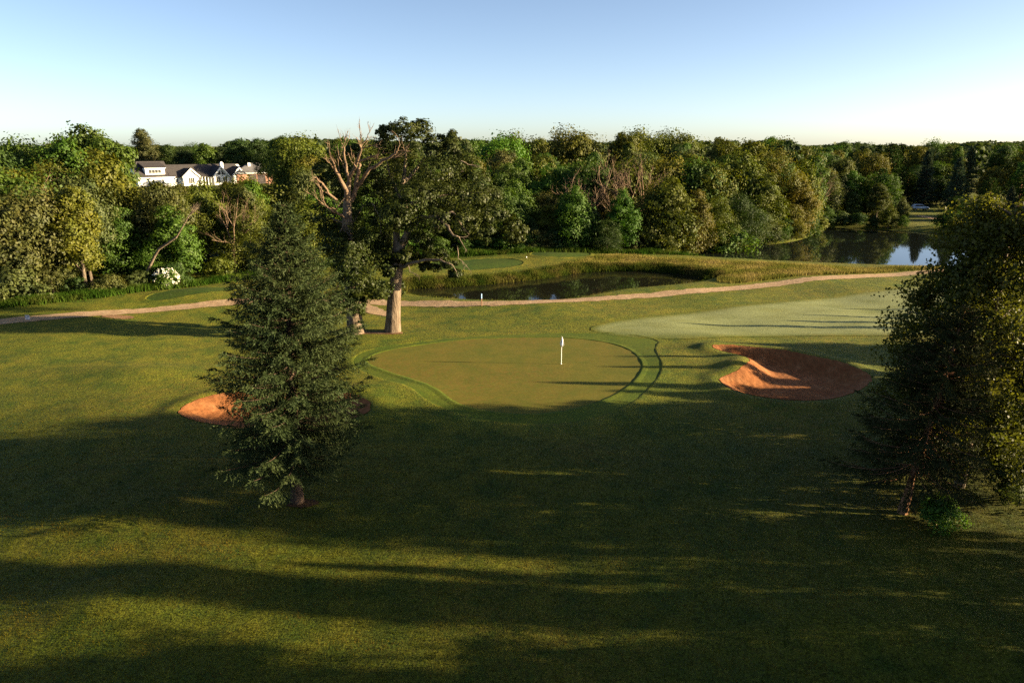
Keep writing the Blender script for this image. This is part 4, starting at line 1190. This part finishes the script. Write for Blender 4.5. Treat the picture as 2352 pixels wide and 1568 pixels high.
# ------------------------------------------------------------------ flagstick
fx, fy = px(1289, 837)
fz = float(ground_z(np.array([fx]), np.array([fy]))[0]) + 0.045
fl = empty('flagstick', (fx, fy, fz)); tag(fl, 'white golf flag hanging on a pale pole in the putting green', 'flag')
m = MB(); m.tube([(0, 0, -0.1), (0, 0, 1.2), (0.02, 0, 2.42)], [0.028, 0.026, 0.02], 8); m.build('pole', M['white_paint'], fl, True)
m = MB(); m.tube([(0, 0, 0.0), (0, 0, 0.012)], [0.058, 0.054], 14); m.build('cup_rim', M['trim'], fl, True)
rows_, cols_ = 12, 11
V = []
for i in range(rows_):
    f = i / (rows_ - 1)
    z = 2.40 - f * 0.84
    half = 0.02 + 0.135 * math.sin(min(1.0, f / 0.72) * 1.57) if f < 0.74 else 0.155 * (1 - (f - 0.74) / 0.26) + 0.01
    for j in range(cols_):
        g = j / (cols_ - 1) * 2 - 1
        V.append((0.035 + g * half, -0.05 - 0.07 * math.sin(g * 5.0 + f * 2) * (0.35 + f) * 0.7, z + 0.05 * math.cos(g * 3) * f))
m = MB(); m.add(V, [(i * cols_ + j, i * cols_ + j + 1, (i + 1) * cols_ + j + 1, (i + 1) * cols_ + j) for i in range(rows_ - 1) for j in range(cols_ - 1)])
o = m.build('flag_cloth', M['flag'], fl, True)
sm = o.modifiers.new('thickness', 'SOLIDIFY'); sm.thickness = 0.006
m = MB(); m.tube([(-0.015, -0.118, 2.02), (-0.015, -0.128, 2.02)], [0.035, 0.035], 10); m.build('emblem', M['black'], fl)

# marker post with a pale blue top by the path
qx, qy = px(1106, 705)
ps = empty('marker_post', (qx, qy, gz(qx, qy))); tag(ps, 'brown wooden post with a pale blue top beside the gravel path', 'post')
m = MB(); m.tube([(0, 0, -.2), (0, 0, 0.86)], [0.075, 0.07], 8); m.build('shaft', M['wood'], ps, True)
m = MB(); m.tube([(0, 0, 0.862), (0, 0, 1.40), (0, 0, 1.44)], [0.073, 0.07, 0.045], 8); m.build('blue_top', M['blue_paint'], ps, True)
# small sign on the left edge of the path
qx, qy = px(66, 742)
ps = empty('path_sign', (qx, qy, gz(qx, qy)), 0.25); tag(ps, 'small grey board on a stake beside the gravel path', 'sign')
m = MB(); m.box(-.035, .035, -.03, .03, -.2, .55); m.build('stake', M['wood'], ps)
m = MB(); m.prism([(-.22, .18), (.22, .14), (.20, .62), (-.20, .68)], 'y', -.06, -.032); m.build('board', M['grey_board'], ps)
# tee markers
for (u, v, lab) in [(541, 682, 'white tee marker on the small tee beside the wood'), (1001, 582, 'white tee marker box behind the pond'), (1209, 600, 'white tee marker on the tee below the wood')]:
    qx, qy = px(u, v)
    t_ = empty('tee_marker', (qx, qy, gz(qx, qy) + 0.03)); tag(t_, lab, 'tee marker', 'white tee markers')
    m = MB(); m.tube([(0, 0, 0), (0, 0, .04), (0, 0, .12), (0, 0, .18), (0, 0, .20)], [.06, .085, .095, .06, .02], 12); m.build('head', M['white_paint'], t_, True)
    m = MB(); m.tube([(0, 0, -.15), (0, 0, 0.01)], [.025, .025], 6); m.build('spike', M['wood'], t_, True)

# ------------------------------------------------------------------ white house on the rise
HX, HY = pxy(345, 423, 247)[0], 247.0
HZ = gz(HX, HY) + 0.0
hs = empty('white_house', (HX, HY, HZ), R(46)); hs.scale = (0.88, 0.92, 0.95)
tag(hs, 'long white house with dark roof and three front gables', 'house')
D = 10.0
m = MB()
m.box(0, 38.5, 0.0, D, -1.5, 3.6)                                     # main body
m.prism([(0.0, 3.6), (D, 3.6), (D / 2, 7.25)], 'x', 8.2, 38.5)       # gable ends under the main roof
m.build('wall', M['white_wall'], hs)
def gable(x0, x1, y0, y1, ze, zp, name='gable', ov=0.5, th=0.22):
    xm = (x0 + x1) / 2
    w = MB(); w.box(x0, x1, y0, 0.02, -1.5, ze); w.prism([(x0, ze), (x1, ze), (xm, zp)], 'y', y0, y0 + 1.2)
    g = w.build(name, M['white_wall'], hs)
    sl = (zp - ze) / (xm - x0)
    for sg in (-1, 1):
        r = MB()
        xe = xm + sg * ((x1 - x0) / 2 + ov); zee = ze - ov * sl
        prof_ = [(xm, zp + .02), (xe, zee + .02), (xe, zee + .02 + th), (xm, zp + .02 + th)]
        r.prism(prof_ if sg > 0 else prof_[::-1], 'y', y0 - ov, y1)
        r.build('roof_slope', M['shingle'], g)
    t = MB()
    for sg in (-1, 1):
        xe = xm + sg * ((x1 - x0) / 2 + ov); zee = ze - ov * sl
        prof_ = [(xm, zp - .32), (xe, zee - .32), (xe, zee + .26), (xm, zp + .26)]
        t.prism(prof_ if sg > 0 else prof_[::-1], 'y', y0 - ov - .10, y0 - ov - .002)
    t.build('barge_board', M['trim'], g)
    return g
def slope(name, pts, th, mat=M['shingle'], parent=hs):
    P = np.array(pts, float); n = np.cross(P[1] - P[0], P[2] - P[0]); n /= np.linalg.norm(n)
    if n[2] < 0: n = -n
    Q = P + n * th
    k = len(P); r = MB(); r.poly(P[::-1].tolist()); r.poly(Q.tolist())
    for i in range(k):
        j = (i + 1) % k
        r.poly([P[i], P[j], Q[j], Q[i]])
    return r.build(name, mat, parent)
rf = slope('roof', [(7.6, -.7, 3.1), (39.1, -.7, 3.1), (36.8, D / 2, 7.35), (7.6, D / 2, 7.35)], .22)
slope('back_slope', [(7.6, D + .7, 3.1), (39.1, D + .7, 3.1), (36.8, D / 2, 7.35), (7.6, D / 2, 7.35)], .22, parent=rf)
slope('hip_slope', [(39.12, -.7, 3.1), (39.12, D + .7, 3.1), (36.82, D / 2, 7.35)], .22, parent=rf)
# taller left wing with a dormer
w = MB(); w.box(-4.0, 8.0, 1.2, D + 1.5, 3.55, 4.4); w.prism([(1.2, 4.4), (D + 1.5, 4.4), (6.3, 8.6)], 'x', -4.0, 8.0); wing = w.build('wing', M['white_wall'], hs)
slope('roof_slope', [(-4.6, .4, 3.75), (8.5, .4, 3.75), (8.5, 6.3, 8.65), (-4.6, 6.3, 8.65)], .22, parent=wing)
slope('back_slope', [(-4.6, D + 2.2, 3.75), (8.5, D + 2.2, 3.75), (8.5, 6.3, 8.65), (-4.6, 6.3, 8.65)], .22, parent=wing)
slope('lower_roof', [(-4.4, -.8, 3.25), (9.5, -.8, 3.25), (9.5, 1.6, 4.5), (-4.4, 1.6, 4.5)], .2)
w = MB(); w.box(-4.0, 0.0, .6, D, -1.5, 3.4); w.build('side_wall', M['white_wall'], hs)
w = MB(); w.box(-1.0, 6.2, .5, 5.5, 4.3, 6.55); dm = w.build('dormer', M['white_wall'], hs)
slope('dormer_roof', [(-1.5, -.1, 6.6), (6.7, -.1, 6.6), (6.7, 6.2, 8.4), (-1.5, 6.2, 8.4)], .2, parent=dm)
w = MB(); w.box(-1.4, 6.6, -.02, .1, 6.42, 6.72); w.build('fascia', M['trim'], dm)
w = MB(); w.box(-4.4, 9.4, -.86, -.78, 3.1, 3.36); w.build('fascia', M['trim'], hs)
def window(parent, x0, x1, z0, z1, y, n=2, mat=M['glass']):
    f = MB(); b = 0.09
    f.box(x0 - b, x1 + b, y - .07, y - .003, z0 - b, z0); f.box(x0 - b, x1 + b, y - .07, y - .003, z1, z1 + b)
    f.box(x0 - b, x0, y - .07, y - .003, z0, z1); f.box(x1, x1 + b, y - .07, y - .003, z0, z1)
    for i in range(1, n):
        c = x0 + (x1 - x0) * i / n
        f.box(c - .035, c + .035, y - .065, y - .003, z0, z1)
    fo = f.build('window', M['trim'], parent)
    for i in range(n):
        a = x0 + (x1 - x0) * i / n; b2 = x0 + (x1 - x0) * (i + 1) / n
        g = MB(); g.box(a + .04, b2 - .04, y - .03, y - .004, z0 + .005, z1 - .005); g.build('pane', mat, fo)
    return fo
window(hs, 0.2, 4.8, 4.75, 5.95, .5, 4)
window(hs, 1.2, 1.7, 1.2, 2.6, 0.0, 1); window(hs, 4.6, 5.3, 1.0, 2.5, 0.0, 1); window(hs, 9.6, 10.8, 1.2, 2.5, 0.0, 2)
g1 = gable(12.0, 18.0, -2.2, 4.6, 3.6, 6.1); window(hs, 13.9, 16.2, 0.9, 2.9, -2.2, 3)
g2 = gable(23.6, 29.6, -3.6, 5.0, 3.6, 6.7); window(hs, 24.4, 26.0, 0.7, 3.0, -3.6, 2); window(hs, 27.4, 29.0, 0.7, 3.0, -3.6, 2)
for sg in (-1, 1):
    t = MB(); xm = 26.6 + sg * .18
    t.prism([(xm, 3.75), (26.6 + sg * 1.9, 3.75), (xm, 5.5)] if sg > 0 else [(xm, 3.75), (xm, 5.5), (26.6 + sg * 1.9, 3.75)], 'y', -3.66, -3.603)
    t.build('window', M['glass'], hs)
g3 = gable(32.2, 37.4, -2.4, 4.6, 3.6, 6.2); window(hs, 33.8, 35.7, 0.9, 2.9, -2.4, 2)
# porch between the first two gables
slope('porch_roof', [(18.4, -2.9, 3.1), (23.7, -2.9, 3.1), (23.7, 1.0, 4.8), (18.4, 1.0, 4.8)], .2)
for x in (19.2, 20.4, 21.6, 22.8):
    w = MB(); w.box(x - .12, x + .12, -2.7, -2.46, -1.0, 3.25); w.build('porch_post', M['trim'], hs)
window(hs, 20.0, 22.6, 0.2, 2.6, 0.0, 3)
w = MB(); w.box(18.6, 19.4, -.06, -.003, 0.0, 2.3); dr = w.build('door', M['dark_door'], hs)
w = MB(); w.box(18.2, 23.6, -3.0, 0.0, -1.5, -.1); w.build('porch_floor', M['wood'], hs)
w = MB(); w.box(29.2, 30.3, 1.4, 2.5, 4.4, 8.0); ch = w.build('chimney', M['white_wall'], rf)
w = MB(); w.box(29.45, 30.05, 1.65, 2.25, 8.0, 8.35); w.build('flue', M['trim'], ch)
# brick barn next to it
BXx, BYy = HX + 38 * math.cos(R(46)) - 4, HY + 38 * math.sin(R(46)) - 12
gb = empty('brick_garage', (pxy(568, 415, 268)[0], 268.0, gz(pxy(568, 415, 268)[0], 268.0)), R(24)); tag(gb, 'pink brick garage with grey hipped roof beside the white house', 'garage')
w = MB(); w.box(-3.5, 9.0, 0, 9, -1.5, 4.0); w.build('wall', M['brick_wall'], gb)
rr = slope('roof', [(-4.2, -.7, 3.85), (9.7, -.7, 3.85), (4.8, 4.5, 7.2), (1.4, 4.5, 7.2)], .2, M['grey_roof'], gb)
slope('back_slope', [(-4.2, 9.7, 3.85), (9.7, 9.7, 3.85), (4.8, 4.5, 7.2), (1.4, 4.5, 7.2)], .2, M['grey_roof'], rr)
slope('hip_slope', [(9.72, -.7, 3.85), (9.72, 9.7, 3.85), (4.82, 4.5, 7.2)], .2, M['grey_roof'], rr)
slope('hip_slope', [(-4.22, -.7, 3.85), (-4.22, 9.7, 3.85), (1.38, 4.5, 7.2)], .2, M['grey_roof'], rr)
for a, b in ((0.6, 3.4), (3.7, 6.5)):
    w = MB(); w.box(a, b, -.06, -.003, -.4, 3.3); w.build('garage_door', M['dark_door'], gb)
w = MB(); w.box(-4.2, 9.7, -.82, -.72, 3.7, 3.98); w.build('fascia', M['trim'], gb)
for x in (0.9, 4.6):
    w = MB(); w.box(x, x + .9, 2.6, 3.4, 6.2, 7.5); w.build('roof_vent', M['trim'], rr)

# ------------------------------------------------------------------ silver car on the far shore
qx, qy = px(2112, 483)
car = empty('parked_car', (qx, qy, gz(qx, qy)), R(-4)); tag(car, 'silver sport utility car parked on the lawn beyond the lake', 'car')
def loft(sections, name, mat, parent, sm=True):
    n = len(sections[0]); m = MB()
    V = np.array(sections, float).reshape(-1, 3)
    F = [(i * n + j, i * n + (j + 1) % n, (i + 1) * n + (j + 1) % n, (i + 1) * n + j) for i in range(len(sections) - 1) for j in range(n)]
    m.add(V, F); m.poly(sections[0]); m.poly(sections[-1][::-1])
    return m.build(name, mat, parent, sm)
def sec(x, hw, z0, z1, r=0.16):
    return [(x, -hw + r, z0), (x, hw - r, z0), (x, hw, z0 + r), (x, hw, z1 - r), (x, hw - r, z1), (x, -hw + r, z1), (x, -hw, z1 - r), (x, -hw, z0 + r)]
body = loft([sec(-2.35, .78, .42, .92), sec(-2.2, .88, .33, 1.05), sec(-1.2, .93, .30, 1.08), sec(0.6, .93, .30, 1.06), sec(1.3, .92, .30, 1.02), sec(2.1, .86, .32, .92), sec(2.35, .72, .40, .76)], 'body', M['silver'], car)
cab = loft([sec(-2.25, .70, 1.0, 1.10, .04), sec(-1.85, .70, 1.0, 1.58, .10), sec(-1.3, .70, 1.0, 1.68, .12), sec(-.2, .70, 1.0, 1.70, .12), sec(.35, .70, 1.0, 1.60, .12), sec(1.25, .70, 1.0, 1.10, .04)], 'cabin', M['silver'], car)
for sg in (-1, 1):
    for prof_ in ([(-1.75, 1.12), (-.62, 1.12), (-.62, 1.55), (-1.3, 1.55), (-1.6, 1.45)], [(-.52, 1.12), (.88, 1.12), (.36, 1.5), (.1, 1.56), (-.52, 1.57)]):
        w = MB(); V0 = [(x, sg * .705, z) for x, z in prof_]; V1 = [(x, sg * .72, z) for x, z in prof_]
        w.poly(V0); w.poly(V1[::-1])
        for i in range(len(V0)):
            j = (i + 1) % len(V0); w.poly([V0[i], V0[j], V1[j], V1[i]])
        w.build('side_window', M['glass'], cab)
    for x in (-1.45, 1.45):
        tyre = MB(); tyre.tube([(x, sg * .70, .34), (x, sg * .74, .34), (x, sg * .90, .34), (x, sg * .945, .34)], [.28, .34, .34, .29], 18); wh = tyre.build('wheel', M['rubber'], car, True)
        rm = MB(); rm.tube([(x, sg * .94, .34), (x, sg * .955, .34)], [.21, .20], 14); rm.build('rim', M['alloy'], wh)
    w = MB(); w.box(2.18, 2.33, sg * .62 - .14, sg * .62 + .14, .66, .80); w.build('headlight', M['lamp_glass'], body)
    w = MB(); w.box(-2.37, -2.2, sg * .70 - .12, sg * .70 + .12, .80, .98); w.build('tail_light', M['red_lamp'], body)
w = MB(); w.poly([(1.18, -.6, 1.15), (1.18, .6, 1.15), (.46, .56, 1.58), (.46, -.56, 1.58)]); w.build('windscreen', M['glass'], cab)

# ------------------------------------------------------------------ stuff: distant wood, grass, reeds
drg = np.random.default_rng(55)
mb = MB()
for ring, (y0, y1, n, hh) in enumerate([(300, 420, 150, 17), (420, 650, 260, 17), (650, 1100, 300, 18), (1100, 2000, 260, 19), (2000, 4200, 240, 22)]):
    for k in range(n):
        y = drg.uniform(y0, y1)
        x = drg.uniform(-0.85, 0.85) * y
        u = proj_u(x, y, 15)
        h = hh * (0.75 + 0.4 * drg.random())
        r = h * (0.36 + 0.14 * drg.random()) * (1 + 0.25 * ring)
        z0 = gz(x, y)
        vmin = float(SKY(u)) + 3
        if 310 < u < 620 and y < 420: vmin = max(vmin, 338)
        h = min(h, pxy(u, vmin, y)[2] - z0)
        if h < 5: continue
        m = 130 if ring < 2 else 70
        d = unit(drg.normal(size=(m, 3)) + np.array([0, 0, 0.3]))
        P = np.array([x, y, z0 + h * 0.55]) + d * np.array([r, r, h * 0.45]) * (0.85 + 0.2 * drg.random((m, 1)))
        s = r * 0.20 * (0.7 + 0.6 * drg.random(m))
        mb.leaves(P, unit(d + drg.normal(size=(m, 3)) * 0.4), s, s * 0.7, drg)
dw = mb.build('distant_wood', M['leaf']); dw.color = (0.032, 0.048, 0.014, 1)
tag(dw, 'far off wood reaching to the horizon', 'wood', kind='stuff')

def blades(X, Y, hgt, wid, rg, lean=0.35, lift=0.0, curve=True):
    n = len(X)
    Z = ground_z(X, Y) + lift
    a = rg.random(n) * 6.283
    t = np.stack([np.cos(a), np.sin(a), np.zeros(n)], 1) * (wid / 2)[:, None]
    l = rg.normal(size=(n, 2)) * (hgt * lean)[:, None]
    B = np.stack([X, Y, Z - 0.01], 1)
    T = B + np.stack([l[:, 0], l[:, 1], hgt], 1)
    return np.stack([B - t, B + t, T], 1).reshape(-1, 3), np.arange(3 * n).reshape(-1, 3)

grg = np.random.default_rng(91)
# foreground rough
N = 330000
vv = grg.uniform(0, 1, N)
Y = 19.0 + 41.0 * vv ** 1.25
X = grg.uniform(-0.80, 0.80, N) * (Y + 6)
# gather into tussocks
ok = (grg.random(N) > smooth(36.0, 60.0, Y)) & (sdist(fringe_p, X, Y) > 0.1) & (sdist(bunker_l, X, Y) > -0.05) & (sdist(bunker_r, X, Y) > -0.05)
X, Y = X[ok], Y[ok]
cl = 0.5 + 0.5 * np.sin(X * 7.1 + 2 * np.sin(Y * 3.3)) * np.sin(Y * 6.3 + 2 * np.sin(X * 2.9))
hg = (0.045 + 0.05 * grg.random(len(X))) * (0.7 + 0.6 * cl) * (1 - 0.55 * smooth(36.0, 58.0, Y))
wd = np.clip(0.018 + (Y - 19) * 0.0007, 0.018, 0.045) * (0.7 + 0.6 * grg.random(len(X)))
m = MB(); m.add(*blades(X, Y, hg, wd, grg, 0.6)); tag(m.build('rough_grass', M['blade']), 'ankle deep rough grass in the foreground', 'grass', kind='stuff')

def scatter(poly, n, rg):
    P = np.asarray(poly); lo, hi = P.min(0), P.max(0)
    X = rg.uniform(lo[0], hi[0], n); Y = rg.uniform(lo[1], hi[1], n)
    k = sdist(P, X, Y) < 0
    return X[k], Y[k]
# dry meadow between pond, path and lake
meadow_p = smooth_poly([px(*p) for p in [(1290, 615), (1340, 602), (1400, 588), (1480, 594), (1600, 601), (1750, 608), (1900, 612), (2050, 615), (2200, 612), (2250, 616), (2100, 618), (1950, 630),
                                         (1800, 640), (1690, 652), (1640, 650), (1655, 634), (1600, 620), (1500, 612), (1400, 612), (1330, 618)]], 1)
X, Y = scatter(meadow_p, 150000, grg)
ok = sdist(pond_p, X, Y) > -0.2; ok &= sdist(lake_p, X, Y) > 0.5; X, Y = X[ok], Y[ok]
pt = 0.5 + 0.5 * np.sin(X * .35 + 2 * np.sin(Y * .4)) * np.sin(Y * .6)
hg = (0.25 + 0.45 * grg.random(len(X))) * (0.55 + 0.6 * pt)
m = MB(); m.add(*blades(X, Y, hg, 0.05 + 0.05 * grg.random(len(X)), grg, 0.3)); tag(m.build('meadow_grass', M['meadow']), 'tall dry straw coloured meadow grass between pond and lake', 'grass', kind='stuff')
# grass fringe round the pond
Xp = grg.uniform(pond_p[:, 0].min() - 4, pond_p[:, 0].max() + 4, 420000); Yp = grg.uniform(pond_p[:, 1].min() - 4, pond_p[:, 1].max() + 4, 420000)
s = sdist(pond_p, Xp, Yp)
cy_ = np.interp(Xp, [pond_p[:, 0].min(), pond_p[:, 0].max()], [91, 100])
far_side = Yp > cy_
ok = (s > -0.35) & (s < np.where(far_side, 2.6, 0.5)) & (grg.random(len(s)) < np.where(far_side, 0.8, 0.35))
X, Y, fs = Xp[ok], Yp[ok], far_side[ok]
hg = np.where(fs, 0.45 + 0.6 * grg.random(len(X)), 0.12 + 0.25 * grg.random(len(X))) * (0.6 + 0.5 * (0.5 + 0.5 * np.sin(X * .9) * np.sin(Y * 1.1 + X * .3)))
m = MB(); m.add(*blades(X, Y, hg, 0.05 + 0.05 * grg.random(len(X)), grg, 0.3)); tag(m.build('pond_reeds', M['reed']), 'tufted tall grass hanging over the pond bank', 'grass', kind='stuff')
# tall lush grass at the foot of the woods
t = grg.random(90000)
X = -66 + 118 * t
Y = np.array(FRONT(X)) + grg.normal(size=len(X)) * 1.3 - 1.2
ok = sdist(lake_p, X, Y) > 1.0; X, Y = X[ok], Y[ok]
hg = (0.4 + 0.7 * grg.random(len(X))) * (0.6 + 0.5 * (0.5 + 0.5 * np.sin(X * .7) * np.sin(Y * .9)))
m = MB(); m.add(*blades(X, Y, hg, 0.07 + 0.05 * grg.random(len(X)), grg, 0.3)); tag(m.build('tall_grass', M['lush']), 'lush tall grass along the foot of the wood', 'grass', kind='stuff')
